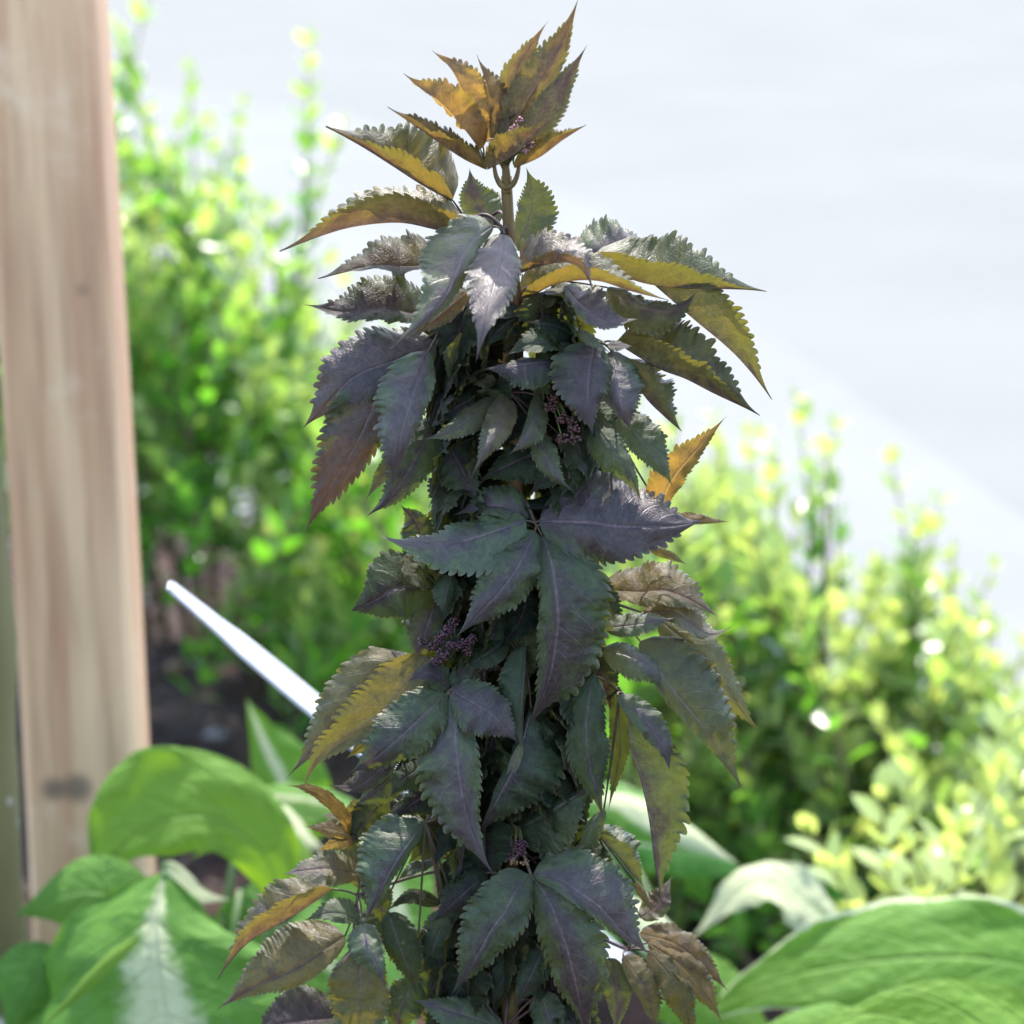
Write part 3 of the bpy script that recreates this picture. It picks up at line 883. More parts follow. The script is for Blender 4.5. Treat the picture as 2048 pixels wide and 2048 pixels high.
broad_plant('bright green broad-leaved plant with cream-striped leaf, lower left corner', (330, 2900),
  [  # z, midrib, left half, right half, (cream, yellow, rim), extra
   (1.76, [(575, 1830, -60), (535, 1715, -20), (440, 1640, 10), (335, 1640, 30), (245, 1690, 40), (186, 1772, 40)], (62, 30), ((-60, -210), -30), (0.0, .8, .06), dict(um=.66, wave=.07, crumple=.12, acum=.4)),
   (1.83, [(600, 1850, -40), (585, 1750, 0), (520, 1680, 10), (430, 1690, 10), (380, 1720, 0)], (48, 30), (-60, -30), (0.0, 1.0, .10), dict(wave=.08)),
   (1.72, [(330, 1725, 0), (385, 1785, 10), (460, 1800, 0)], (24, -14), (-24, 14), (1.3, .2, .6), {}),
   (1.60, [(275, 1872, 20), (190, 1940, 30), (70, 2070, 20)], (20, 10), (-16, -30), (0.0, 1.0, .0), {}),
   (1.72, [(300, 1800, -40), (160, 1785, 0), (28, 1830, 20)], (100, 30), (-80, -30), (0.0, .45, .0), {}),
   (1.66, [(330, 1745, -60), (308, 1850, 0), (318, 1980, 30), (360, 2200, 30), (400, 2420, 10)], (300, -30), (-400, -60), (0.36, .45, .0), dict(um=.55, base_pow=.8, wave=.06, crumple=.12)),
   (2.05, [(620, 1690, -20), (570, 1580, 0), (520, 1470, 0), (492, 1395, 10)], (45, 30), (-95, -20), (0.25, .45, .0), {}),
   (1.95, [(480, 1640, -20), (560, 1660, 0), (650, 1700, 0)], (58, -40), (-50, 40), (1.2, .3, .5), {}),
   (2.00, [(740, 1630, -40), (620, 1600, -10), (500, 1590, 0), (400, 1590, 0)], (45, 30), (-38, -40), (0.15, .5, .0), {}),
   (1.90, [(480, 1780, -60), (560, 1900, -20), (620, 2040, 0), (640, 2180, 0)], (230, -60), (-180, -20), (0.0, .15, .05), {}),
   (1.85, [(700, 1660, -60), (760, 1760, 0), (800, 1880, 20), (830, 2000, 20)], (110, -40), (-120, 0), (0.5, .5, .0), {}),
   (1.80, [(540, 1840, -80), (660, 1930, 0), (780, 2040, 20), (860, 2140, 20)], (120, -50), (-130, 10), (0.1, .35, .04), {}),
   (1.70, [(120, 1900, -60), (60, 1980, 0), (10, 2080, 0)], (90, -20), (-90, 0), (0.0, .3, .0), {}),
  ], 5)
broad_plant('green broad-leaved plant with white-mottled leaves, lower right corner', (1750, 2900),
  [(1.78, [(2260, 2000, -60), (1990, 1920, 0), (1720, 1925, 10), (1520, 1975, 10), (1370, 2060, 0)], (130, 60), (-125, -70), (0.0, .6, .22), dict(um=.5, wave=.08, crumple=.12)),
   (1.55, [(2280, 2170, -20), (1990, 2095, 10), (1720, 2095, 20), (1420, 2180, 10)], (130, 50), (-132, -60), (0.0, .85, .06), dict(wave=.08, crumple=.12)),
   (1.85, [(1300, 1960, -20), (1430, 2010, 0), (1570, 2100, 0)], (95, -40), (-80, 20), (0.0, .6, .05), dict(wave=.08)),
   (1.68, [(1800, 2085, -30), (1640, 2055, 0), (1450, 2085, 0)], (60, 40), (-55, -40), (0.0, .7, .05), dict(wave=.08)),
   (1.95, [(1680, 1860, -40), (1590, 1790, 0), (1500, 1770, 10), (1380, 1880, 10)], (36, 70), (-56, -50), (0.30, .0, .9), dict(wave=.1, crumple=.15)),
   (2.05, [(1720, 1850, -40), (1650, 1780, 0), (1570, 1730, 0)], (45, 30), (-45, -30), (0.0, .0, .05), {}),
   (1.95, [(1140, 1590, -20), (1240, 1600, 0), (1350, 1650, 10), (1480, 1730, 0)], (38, -60), (-60, 40), (0.9, .4, .2), {}),
   (1.72, [(1210, 1790, -40), (1290, 1850, 0), (1360, 1900, 10), (1440, 1960, 0)], (42, -30), (-40, 20), (1.3, .3, .9), {}),
   (1.70, [(1300, 1900, -60), (1380, 1990, 0), (1440, 2100, 0)], (90, -30), (-90, 20), (0.0, .6, .0), {}),
   (1.90, [(1100, 1750, -80), (1160, 1860, 0), (1200, 2000, 0)], (120, -20), (-120, 0), (0.1, .3, .0), {}),
   (2.10, [(1250, 1690, -60), (1380, 1700, 0), (1520, 1770, 0)], (40, -20), (-60, 20), (0.0, .0, .0), {}),
  ], 6)
# ------------------------------------------------------------------ the elder in the middle
elder_m = elder_leaf_material()
stem_m = stalk_material('elder_stem', (0.075, 0.052, 0.014), (0.095, 0.034, 0.018), (0.13, 0.085, 0.030))
stalk_m = stalk_material('elder_leaf_stalk', (0.040, 0.020, 0.019), (0.046, 0.038, 0.016), (0.075, 0.045, 0.04))
green_stalk_m = stalk_material('elder_green_stalk', (0.055, 0.075, 0.018), (0.085, 0.050, 0.024), (0.085, 0.10, 0.035))

STEM = [(1013, 352, 0), (1014, 390, 0), (1020, 490, 0), (1031, 600, 0), (1034, 720, 0), (1030, 1000, 0), (1026, 1400, 0), (1022, 1800, 0), (1020, 2150, 0)]
def stem_x(y): return float(np.interp(y, [p[1] for p in STEM], [p[0] for p in STEM]))
foot = plant_pt(1020, 2150, 0)
elder = empty('elder_plant', (foot[0], foot[1], 0.0), 'tall columnar plant with dark purple serrated leaves and bronze tip, in focus at centre', 'plant')

vs, fs = [], []
sp = [plant_pt(*p) for p in STEM]
sp = list(catmull(sp, 60)) + [np.array((foot[0], foot[1], z)) for z in (0.40, 0.25, 0.1, -0.03)]
rad = list(np.interp(np.linspace(0, 1, 60), [0, .12, 1], [11 * PX, 12.5 * PX, 20 * PX])) + [0.006, 0.007, 0.008, 0.009]
tube(vs, fs, sp, rad, 12)
# swollen nodes
mesh_obj('stem', vs, fs, stem_m, elder)

# each leaf: (height on the stem, node, [leaflets]); a leaflet: midrib (x, y, towards camera), left half (w, d), right half (w, d), (young, green, tone), extra
V = dict
LEAVES = [
 # --- bronze tip
 (350, (968, 318, 10), [
  ([(961, 300, 10), (925, 252, 18), (880, 205, 22), (845, 180, 20), (804, 149, 10)], (-50, 10), (-20, -40), (1, .2, .6), V(um=.45)),
  ([(966, 290, 0), (948, 255, 0), (930, 200, -5), (905, 140, -8), (868, 99, -15)], (-52, 5), (-12, -40), (1, .1, .7), V(um=.5)),
  ([(978, 300, 20), (980, 240, 18), (972, 170, 10), (949, 110, 0)], (-8, -35), (-50, -5), (1, .05, .5), V(um=.42)),
  ([(972, 338, 25), (930, 318, 40), (890, 292, 48), (830, 250, 45), (776, 210, 35)], (-20, 25), (-48, -25), (.62, .35, .5), V(um=.4)),
 ]),
 (352, (1028, 310, 0), [
  ([(1019, 275, 5), (1056, 199, 5), (1090, 149, 0), (1124, 87, -10), (1160, -6, -20)], (-26, -10), (48, 6), (.50, .5, .5), V(um=.38)),
  ([(1036, 288, 25), (1071, 245, 28), (1099, 205, 28), (1134, 152, 22), (1177, 87, 12)], (-38, 5), (27, -8), (.42, .55, .4), V(um=.36)),
  ([(1014, 280, -25), (1019, 217, -25), (1031, 149, -28), (1062, 90, -35), (1091, 40, -40)], (-36, 0), (32, 5), (.55, .2, 1), V(um=.4)),
  ([(1030, 335, 20), (1078, 314, 30), (1124, 280, 30), (1171, 248, 22)], (38, -40), (32, 22), (.55, .3, .2), V(um=.4)),
  ([(975, 338, 50), (1020, 315, 62), (1055, 285, 62), (1101, 243, 50)], (42, -10), (50, 15), (.55, .45, .3), V(um=.42)),
  ([(1000, 330, 15), (1003, 290, 20), (1008, 255, 15), (1020, 215, 10)], (16, 0), (-18, 0), (1, .4, .6), V(um=.4, teeth=9)),
 ]),
 # --- first spreading pair, left
 (470, (930, 440, -30), [
  ([(905, 400, -20), (846, 368, -5), (784, 328, 5), (719, 286, 8), (655, 244, 0)], (-30, 55), (-112, -45), (.42, .35, .4), V(um=.34)),
  ([(936, 468, -10), (877, 458, 15), (800, 443, 30), (713, 450, 38), (644, 469, 38), (559, 503, 25)], (-50, 45), (-92, -42), (.48, .5, .5), V(um=.4, teeth=16)),
  ([(905, 520, -20), (830, 533, 5), (760, 531, 15), (700, 541, 15), (638, 560, 5)], (12, 45), (-80, -40), (.30, .5, .4), V(um=.38)),
 ]),
 (470, (985, 430, -60), [
  ([(990, 455, -70), (962, 420, -85), (945, 385, -90), (938, 335, -95)], (40, -10), (-46, 10), (.15, .6, 1), V(um=.45)),
  ([(1030, 500, -60), (1058, 440, -75), (1065, 390, -80), (1052, 333, -85)], (-55, 15), (30, 15), (.1, .9, 1), V(um=.45)),
 ]),
 # --- glossy front leaves at the first node
 (495, (1005, 462, 30), [
  ([(985, 452, 30), (938, 490, 85), (915, 540, 125), (892, 590, 150), (850, 640, 168), (778, 693, 175)], (24, -28), (-80, -12), (.22, .25, .9), V(um=.40, wave=.10)),
  ([(935, 585, 60), (880, 630, 80), (822, 674, 90)], (-4, -30), (20, -8), (.85, .5, .5), V(um=.4, teeth=9)),
  ([(1008, 468, 40), (1000, 520, 100), (985, 585, 160), (968, 650, 195), (951, 727, 210)], (44, -12), (-58, -18), (.22, .1, .9), V(um=.42, wave=.08)),
  ([(1035, 548, 30), (1078, 532, 70), (1118, 524, 95), (1150, 527, 108), (1178, 543, 112), (1209, 572, 108)], (72, -22), (14, 40), (.35, .1, 1), V(um=.48, wave=.08)),
 ]),
 # --- right of the first node
 (520, (1110, 560, -10), [
  ([(1042, 606, 0), (1110, 568, 25), (1190, 560, 45), (1262, 582, 55), (1336, 604, 50)], (62, -38), (28, 34), (.45, .55, .5), V(um=.45)),
  ([(1185, 512, -40), (1260, 556, -25), (1340, 573, -15), (1430, 574, -15), (1535, 555, -25)], (104, -52), (46, 42), (.28, .6, .6), V(um=.40, teeth=16)),
  ([(1160, 515, -110), (1230, 495, -130), (1305, 478, -160)], (70, -15), (-30, 20), (.15, .1, 1), V(um=.42)),
  ([(1300, 560, -25), (1385, 634, -5), (1450, 688, 0), (1500, 736, -5), (1549, 787, -15)], (38, -45), (78, 18), (.32, .75, .5), V(um=.35, teeth=16)),
  ([(1215, 575, 20), (1280, 612, 40), (1335, 622, 45), (1368, 610, 40), (1397, 585, 30)], (24, -28), (-48, 14), (.30, .5, .3), V(um=.42)),
 ]),
 # --- second level, left
 (660, (880, 660, 10), [
  ([(850, 632, -10), (765, 616, 15), (690, 624, 25), (610, 611, 20)], (22, 38), (-72, -35), (.10, .25, .6), V(um=.36)),
  ([(872, 690, 30), (790, 722, 60), (712, 752, 72), (655, 805, 72), (597, 862, 60)], (62, 8), (-88, -22), (.08, .2, .7), V(um=.38, teeth=16)),
  ([(790, 722, 60), (750, 808, 90), (708, 898, 98), (662, 975, 92), (590, 1080, 75)], (46, -14), (-80, -6), (.08, .2, .8), V(um=.36, teeth=17, wave=.07)),
  ([(856, 704, 85), (838, 755, 118), (822, 805, 140), (800, 880, 155), (781, 990, 158)], (36, -12), (-76, -14), (.06, .15, 1), V(um=.36, wave=.11)),
  ([(872, 838, 20), (838, 905, 40), (790, 985, 45), (729, 1036, 40)], (40, 0), (-58, -10), (.0, .65, .2), V(um=.36)),
  ([(800, 900, 0), (765, 950, 5), (730, 1001, 5)], (15, 0), (-18, 0), (.1, .4, .9), V(teeth=10)),
 ]),
 (690, (930, 690, 10), [
  ([(905, 640, -10), (872, 740, 10), (852, 850, 10)], (44, -10), (-46, -10), (.0, .6, .1), {}),
  ([(940, 665, 40), (908, 735, 52), (932, 806, 62)], (22, -22), (-24, 22), (.12, .85, .7), V(teeth=12)),
  ([(948, 798, 45), (912, 815, 60), (874, 846, 68)], (30, 10), (-22, -15), (.06, .2, .8), V(teeth=9)),
  ([(880, 590, -40), (855, 640, -20), (840, 700, -20)], (60, -10), (-40, -10), (.0, .4, .2), {}),
  ([(930, 590, -30), (930, 650, 0), (920, 720, 10)], (50, -10), (-40, -10), (.0, .55, .1), {}),
 ]),
 # --- second level, centre
 (640, (1120, 650, 30), [
  ([(1120, 722, 90), (1045, 728, 122), (965, 738, 128)], (52, 10), (-16, -25), (.0, .15, .45), V(um=.45)),
  ([(1138, 690, 70), (1075, 686, 95), (1006, 706, 100)], (18, 22), (-34, -12), (.05, .9, .4), V(um=.45, teeth=11)),
  ([(1150, 672, 50), (1105, 650, 75), (1048, 642, 82)], (28, 12), (-24, -20), (.0, .55, .2), V(teeth=11)),
  ([(1130, 572, 40), (1165, 612, 72), (1215, 645, 95), (1278, 642, 100)], (52, -42), (-18, 18), (.06, .15, .8), V(um=.42, wave=.1)),
  ([(1140, 570, 10), (1098, 598, 28), (1052, 630, 35)], (14, 22), (-24, -20), (.3, .7, .4), V(teeth=10)),
  ([(1060, 620, 10), (1010, 650, 40), (960, 700, 60)], (30, 0), (-34, -15), (.0, .6, .2), {}),
 ]),
 (660, (1205, 685, 80), [
  ([(1192, 688, 90), (1180, 745, 128), (1177, 800, 145), (1185, 866, 150)], (50, -14), (-82, -14), (.05, .10, .8), V(um=.42, acum=.5, t1=.9)),
  ([(1222, 702, 80), (1232, 760, 108), (1244, 812, 122), (1264, 862, 122)], (54, -26), (-34, -8), (.05, .15, 1), V(um=.5, acum=.4, t1=.9)),
  ([(1232, 684, 40), (1314, 734, 62), (1373, 757, 68), (1440, 790, 66), (1530, 819, 50)], (106, -45), (50, 36), (.28, .45, .5), V(um=.38, teeth=17)),
  ([(1245, 722, 60), (1290, 792, 82), (1330, 832, 86), (1367, 860, 80)], (68, -35), (44, 28), (.28, .5, .6), V(um=.40)),
  ([(1158, 662, 95), (1190, 686, 120), (1226, 704, 125)], (12, -6), (-12, 6), (.15, 1, .8), V(teeth=8)),
  ([(1215, 690, 95), (1266, 693, 104)], (11, -6), (-11, 6), (.05, .2, 1), V(teeth=8)),
 ]),
 # --- small drooping olive leaf in front
 (740, (1020, 785, 55), [
  ([(992, 798, 60), (945, 832, 100), (898, 864, 122), (843, 884, 128)], (28, 10), (-30, -25), (.32, .7, .9), V(um=.40)),
  ([(1012, 786, 70), (1002, 840, 120), (976, 895, 150), (944, 956, 158)], (32, -16), (-34, -14), (.45, .5, .9), V(um=.38)),
  ([(1074, 790, 65), (1066, 845, 100), (1046, 882, 118), (1014, 913, 122)], (34, -16), (-15, -6), (.18, .5, 1), V(um=.42)),
  ([(1070, 850, 60), (1090, 908, 95), (1110, 950, 110), (1145, 989, 110)], (26, -16), (-28, -10), (.25, .65, .9), V(um=.4)),
  ([(980, 780, 40), (968, 765, 60), (945, 770, 70)], (22, 5), (-22, 0), (.3, .9, .6), V(teeth=9)),
  ([(885, 868, 30), (925, 942, 50), (958, 1010, 52)], (36, -10), (-56, -10), (.02, .6, .5), V(um=.45)),
  ([(1100, 895, 10), (1030, 925, 30), (955, 962, 32)], (46, 10), (-40, -15), (.0, .9, .1), {}),
  ([(1040, 770, 20), (1030, 840, 34), (1010, 900, 36)], (46, 0), (-46, 0), (.0, .8, .1), {}),
  ([(1130, 880, 30), (1100, 940, 44), (1060, 990, 44)], (44, 0), (-44, -10), (.0, .6, .3), {}),
  ([(960, 840, 20), (930, 890, 30), (880, 930, 30)], (36, 0), (-36, -10), (.0, .8, .15), {}),
 ]),
 # --- right middle
 (820, (1225, 850, 20), [
  ([(1238, 832, 60), (1288, 888, 84), (1320, 930, 92), (1356, 975, 88)], (50, -22), (-30, -4), (.05, .95, .7), V(um=.34)),
  ([(1185, 842, 50), (1228, 900, 72), (1262, 950, 78), (1284, 1006, 74)], (28, -14), (-46, -10), (.05, .95, .6), V(um=.34)),
  ([(1318, 1012, -30), (1346, 958, -15), (1380, 915, -5), (1418, 872, -5), (1453, 831, -10)], (-24, 10), (46, -6), (.78, .5, .3), V(um=.34)),
  ([(1170, 800, 20), (1215, 850, 40), (1245, 900, 45)], (40, -10), (-40, -10), (.0, .85, .3), {}),
 ]),
 # --- the star-shaped dark leaf
 (1000, (1072, 1050, 95), [
  ([(1078, 1042, 98), (1174, 1046, 118), (1250, 1054, 120), (1348, 1051, 108), (1416, 1037, 92)], (122, -40), (-76, 6), (.02, .22, .7), V(um=.42, teeth=16)),
  ([(1052, 1041, 96), (960, 1072, 116), (890, 1087, 118), (812, 1084, 108), (756, 1072, 95)], (76, 16), (-40, -25), (.04, .25, .7), V(um=.36, teeth=15)),
  ([(1058, 1034, 70), (990, 1012, 78), (905, 1028, 70)], (18, 16), (-50, -14), (.04, .5, .7), V(teeth=12)),
  ([(1070, 1062, 104), (1043, 1122, 138), (1002, 1180, 150), (962, 1222, 152), (908, 1279, 146)], (56, -14), (-60, -14), (.05, .25, .6), V(um=.40)),
  ([(1084, 1072, 104), (1104, 1135, 142), (1114, 1213, 160), (1113, 1262, 162), (1096, 1360, 160), (1054, 1471, 150)], (116, -22), (-38, -18), (.03, .25, .75), V(um=.46, teeth=17)),
  ([(1140, 1068, 30), (1205, 1098, 30), (1278, 1120, 15)], (26, -5), (-26, 0), (.0, .85, .1), {}),
  ([(1300, 1100, -20), (1340, 1112, -15), (1376, 1131, -15)], (11, 0), (-9, 0), (.5, .4, .3), V(teeth=8)),
  ([(1330, 1038, -30), (1400, 1042, -20), (1463, 1045, -20)], (18, -5), (-8, 0), (.75, .2, .3), V(teeth=12)),
 ]),
 # --- right: glowing pair
 (1150, (1210, 1200, 0), [
  ([(1205, 1178, -20), (1275, 1184, 0), (1328, 1182, 8), (1377, 1198, 8), (1440, 1228, 0)], (66, -35), (-24, 25), (.60, .5, .2), V(um=.5, acum=.6)),
  ([(1285, 1225, 5), (1350, 1224, 22), (1400, 1262, 22), (1432, 1270, 16), (1465, 1257, 6)], (52, -30), (-22, 20), (.48, .75, .5), V(um=.42)),
  ([(1150, 1150, 10), (1205, 1210, 22), (1240, 1285, 22)], (42, 0), (-42, -6), (.0, .8, .2), {}),
  ([(1170, 1290, 10), (1205, 1350, 22), (1225, 1430, 22)], (40, 0), (-40, -6), (.0, .7, .2), {}),
  ([(1210, 1256, 55), (1280, 1248, 75), (1355, 1236, 78)], (26, -20), (-22, 10), (.08, .55, .8), V(teeth=12)),
  ([(1280, 1282, 40), (1318, 1342, 62), (1352, 1388, 72), (1407, 1455, 74), (1445, 1515, 66), (1484, 1583, 52)], (102, -25), (-26, 0), (.22, .70, .7), V(um=.38, teeth=17)),
  ([(1208, 1298, 48), (1262, 1314, 68), (1310, 1344, 74), (1332, 1392, 70)], (28, -20), (-44, 0), (.15, .35, .9), V(um=.42, teeth=12)),
  ([(1320, 1240, -10), (1405, 1310, 5), (1462, 1388, 5), (1500, 1440, 0), (1530, 1469, -5)], (44, -15), (-46, 8), (.30, .9, .6), V(um=.35, teeth=16)),
 ]),
 # --- right: hanging leaf showing its underside
 (1330, (1240, 1385, 20), [
  ([(1256, 1398, 40), (1262, 1490, 55), (1283, 1560, 60), (1300, 1640, 60), (1310, 1730, 54), (1319, 1812, 45)], (24, -45), (98, 6), (.0, .45, .35), V(um=.40, teeth=15, tooth_amp=.10)),
  ([(1236, 1392, 60), (1288, 1438, 78), (1326, 1495, 84), (1338, 1538, 80)], (34, -14), (-22, 6), (.02, .6, 1), V(um=.5, acum=.5, wave=.13, teeth=11)),
  ([(1236, 1375, 15), (1240, 1500, 22), (1216, 1622, 22)], (22, 0), (-24, 0), (.0, .85, .1), {}),
  ([(1186, 1350, 50), (1172, 1450, 78), (1180, 1532, 86), (1196, 1592, 86), (1208, 1642, 80)], (48, -18), (-42, -8), (.0, .70, .35), V(um=.45)),
  ([(1208, 1618, 50), (1182, 1660, 62), (1166, 1710, 64), (1160, 1754, 60)], (28, -10), (-14, 0), (.02, .75, .8), V(teeth=10)),
 ]),
 # --- centre: green and teal
 (1290, (1050, 1330, 40), [
  ([(1052, 1292, 60), (1046, 1380, 88), (1042, 1440, 96), (1036, 1502, 98)], (12, -30), (-52, -6), (.02, 1, .5), V(um=.4)),
  ([(1062, 1420, 70), (1034, 1518, 100), (1004, 1580, 112), (978, 1632, 114), (956, 1687, 108)], (112, -25), (-16, -12), (.0, .75, .55), V(um=.36, teeth=15)),
  ([(1042, 1488, 108), (1026, 1530, 118), (1002, 1584, 118)], (-10, 4), (14, 0), (.15, .5, 1), V(teeth=0)),
  ([(1022, 1664, 30), (1080, 1636, 52), (1126, 1608, 60), (1192, 1566, 50)], (38, -30), (-80, 15), (.05, .65, .3), V(um=.45)),
  ([(1015, 1278, 40), (972, 1310, 62), (918, 1342, 64)], (28, 10), (-34, -20), (.0, .75, .5), {}),
  ([(1060, 1180, 30), (1040, 1240, 50), (1000, 1300, 50)], (40, 0), (-40, -5), (.0, .85, .15), {}),
  ([(1000, 1220, 20), (985, 1280, 35), (990, 1350, 35)], (34, 0), (-34, -5), (.0, .7, .15), {}),
  ([(1010, 1400, 20), (985, 1480, 40), (960, 1560, 40)], (44, 0), (-44, -5), (.0, .6, .2), {}),
  ([(1030, 1560, 20), (1000, 1620, 35), (985, 1690, 35)], (36, 0), (-40, -5), (.0, .6, .2), {}),
 ]),
 # --- left middle
 (1120, (880, 1175, 20), [
  ([(872, 1176, 20), (795, 1176, 45), (752, 1200, 50), (702, 1222, 46)], (70, 12), (-80, -22), (.02, .75, .3), V(um=.45, acum=.25, t1=.93, tooth_amp=.10)),
  ([(812, 1110, 45), (824, 1150, 58), (862, 1186, 60)], (22, -15), (-14, 10), (.25, .95, .8), V(teeth=10)),
  ([(902, 1150, 60), (890, 1195, 76), (893, 1233, 78)], (26, -8), (-28, -8), (.0, .75, .4), V(teeth=10)),
  ([(965, 1150, 50), (935, 1180, 64), (905, 1215, 66)], (26, 0), (-26, -10), (.0, .80, .4), V(teeth=10)),
  ([(878, 1180, 0), (852, 1260, 22), (828, 1335, 24)], (44, -5), (-60, -8), (.10, .30, .3), {}),
  ([(850, 1090, 0), (830, 1040, -5), (800, 1010, -10)], (40, 0), (-30, 0), (.05, .7, .3), {}),
  ([(832, 1324, 0), (800, 1312, 0), (776, 1295, 0)], (11, 8), (-11, -8), (.2, .3, 1), V(teeth=7)),
 ]),
 # --- lower left: olive pair and dark star
 (1300, (850, 1330, 30), [
  ([(800, 1318, 0), (750, 1345, 15), (695, 1412, 22), (648, 1474, 22), (577, 1556, 10)], (38, 10), (-68, -15), (.36, .6, .8), V(um=.42, teeth=16)),
  ([(815, 1405, 10), (755, 1462, 18), (690, 1522, 16)], (42, 0), (-40, -6), (.30, .7, .2), {}),
  ([(860, 1440, 20), (785, 1490, 26), (700, 1545, 24)], (44, 0), (-44, -8), (.05, .6, .2), {}),
  ([(855, 1312, 40), (768, 1420, 55), (694, 1474, 58), (636, 1514, 52), (596, 1568, 42)], (-76, 20), (34, 4), (.30, .8, .6), V(um=.36, teeth=16)),
 ]),
 (1340, (896, 1384, 100), [
  ([(892, 1388, 104), (848, 1430, 130), (774, 1497, 142), (727, 1532, 140), (692, 1557, 134)], (54, 0), (-66, -20), (.04, .30, .7), V(um=.38)),
  ([(903, 1382, 104), (944, 1404, 124), (985, 1430, 132), (1018, 1462, 132), (1037, 1488, 126)], (50, -20), (-60, 4), (.04, .08, .8), V(um=.42)),
  ([(903, 1400, 108), (914, 1500, 142), (925, 1584, 154), (940, 1646, 156), (960, 1702, 154), (979, 1746, 148)], (44, -20), (-92, -16), (.04, .25, .75), V(um=.40, teeth=16)),
  ([(897, 1378, 90), (860, 1345, 100), (806, 1362, 98)], (24, 10), (-26, -15), (.0, .20, .5), V(teeth=10)),
  ([(905, 1376, 86), (930, 1340, 84), (945, 1370, 84)], (20, 0), (-24, 0), (.0, .2, .4), V(teeth=9)),
  ([(800, 1500, 60), (742, 1556, 58), (700, 1576, 52), (657, 1571, 44)], (18, 12), (-40, -20), (.12, .30, .4), {}),
  ([(800, 1545, 20), (745, 1585, 20), (704, 1612, 14)], (40, 0), (-26, -5), (.0, .55, .2), {}),
  ([(848, 1530, 60), (805, 1560, 74), (778, 1596, 74)], (38, 0), (-36, -10), (.0, .70, .2), {}),
 ]),
 # --- small reddish side shoot, left
 (1660, (712, 1676, 10), [
  ([(706, 1674, 10), (687, 1632, 14), (658, 1600, 14), (617, 1577, 8), (567, 1567, 0)], (14, 6), (-15, -8), (.95, .1, .1), V(teeth=11, um=.5)),
  ([(705, 1672, 12), (668, 1660, 16), (606, 1652, 12)], (18, 8), (-20, -10), (.75, .5, .5), V(teeth=9)),
  ([(706, 1682, 12), (672, 1684, 16), (634, 1704, 12)], (-16, 10), (18, -6), (.75, .6, .4), V(teeth=9)),
  ([(712, 1652, 0), (680, 1635, 0), (640, 1628, -5)], (16, 8), (-14, -8), (.45, .7, .4), V(teeth=9)),
  ([(700, 1640, -10), (720, 1610, -10), (745, 1600, -10)], (20, 8), (-14, -8), (.3, .7, .4), V(teeth=9)),
 ]),
 (1640, (850, 1645, 60), [
  ([(850, 1642, 60), (806, 1704, 88), (774, 1756, 98), (752, 1802, 100), (722, 1852, 94)], (16, -14), (-94, -16), (.0, .55, .6), V(um=.34, teeth=15)),
  ([(872, 1722, 20), (832, 1734, 26), (790, 1762, 24)], (12, 14), (-16, -14), (.15, .9, .6), V(teeth=10)),
  ([(880, 1808, 20), (822, 1792, 26), (772, 1822, 24)], (14, 12), (-14, -12), (.05, .75, .2), V(teeth=10)),
  ([(880, 1600, 20), (830, 1610, 30), (760, 1640, 30)], (36, 0), (-30, -10), (.0, .65, .2), {}),
  ([(910, 1640, 20), (880, 1700, 40), (870, 1730, 40)], (26, 0), (-26, 0), (.0, .9, .2), {}),
  ([(805, 1640, -10), (765, 1690, 0), (738, 1742, 0)], (42, 0), (-40, -6), (.0, .6, .2), {}),
  ([(700, 1685, -10), (712, 1740, 0), (735, 1795, 0)], (38, 0), (-36, -6), (.1, .6, .2), {}),
  ([(885, 1650, 0), (855, 1690, 12), (812, 1732, 12)], (34, 0), (-36, -6), (.0, .8, .1), {}),
  ([(765, 1815, 0), (742, 1870, 12), (762, 1935, 12)], (38, 0), (-38, -6), (.0, .7, .2), {}),
  ([(905, 1890, 10), (872, 1960, 24), (850, 2040, 24)], (46, 0), (-46, -6), (.0, .7, .1), {}),
  ([(960, 1960, 10), (930, 2020, 24), (920, 2090, 24)], (46, 0), (-46, -6), (.0, .8, .1), {}),
  ([(905, 1555, 30), (850, 1590, 44), (780, 1640, 44)], (46, 0), (-44, -8), (.0, .65, .15), {}),
  ([(770, 1590, 0), (725, 1650, 8), (690, 1712, 8)], (36, 0), (-36, -8), (.05, .55, .2), {}),
  ([(895, 1822, 30), (868, 1890, 44), (850, 1955, 44)], (42, 0), (-40, -8), (.0, .8, .15), {}),
  ([(830, 1960, 30), (800, 2020, 44), (790, 2090, 44)], (48, 0), (-44, -8), (.0, .75, .2), {}),
  ([(735, 1752, 10), (758, 1800, 22), (772, 1862, 22)], (32, 0), (-32, -8), (.05, .7, .3), {}),
  ([(905, 1730, 20), (912, 1800, 32), (905, 1870, 32)], (30, 0), (-34, -8), (.0, .7, .1), {}),
 ]),
 # --- bottom left
 (1740, (715, 1790, 20), [
  ([(716, 1748, 20), (662, 1738, 42), (612, 1740, 44), (562, 1743, 36)], (32, 22), (-36, -24), (.50, .35, .9), V(um=.45, teeth=12)),
  ([(664, 1778, 20), (611, 1814, 42), (567, 1843, 48), (514, 1871, 48), (418, 1938, 36)], (-42, 36), (-78, -36), (.45, .55, .4), V(um=.36, teeth=15)),
  ([(690, 1872, 40), (608, 1926, 68), (562, 1950, 74), (515, 1970, 72), (423, 2020, 62)], (36, 10), (-92, -24), (.48, .45, .35), V(um=.34, teeth=17)),
  ([(722, 1836, 40), (662, 1826, 54), (606, 1842, 50)], (18, 12), (-32, -20), (.06, .8, .9), V(teeth=12)),
  ([(724, 1846, 90), (736, 1890, 120), (756, 1936, 132), (772, 1977, 132)], (32, -14), (-48, -8), (.05, .35, 1), V(um=.32, wave=.08)),
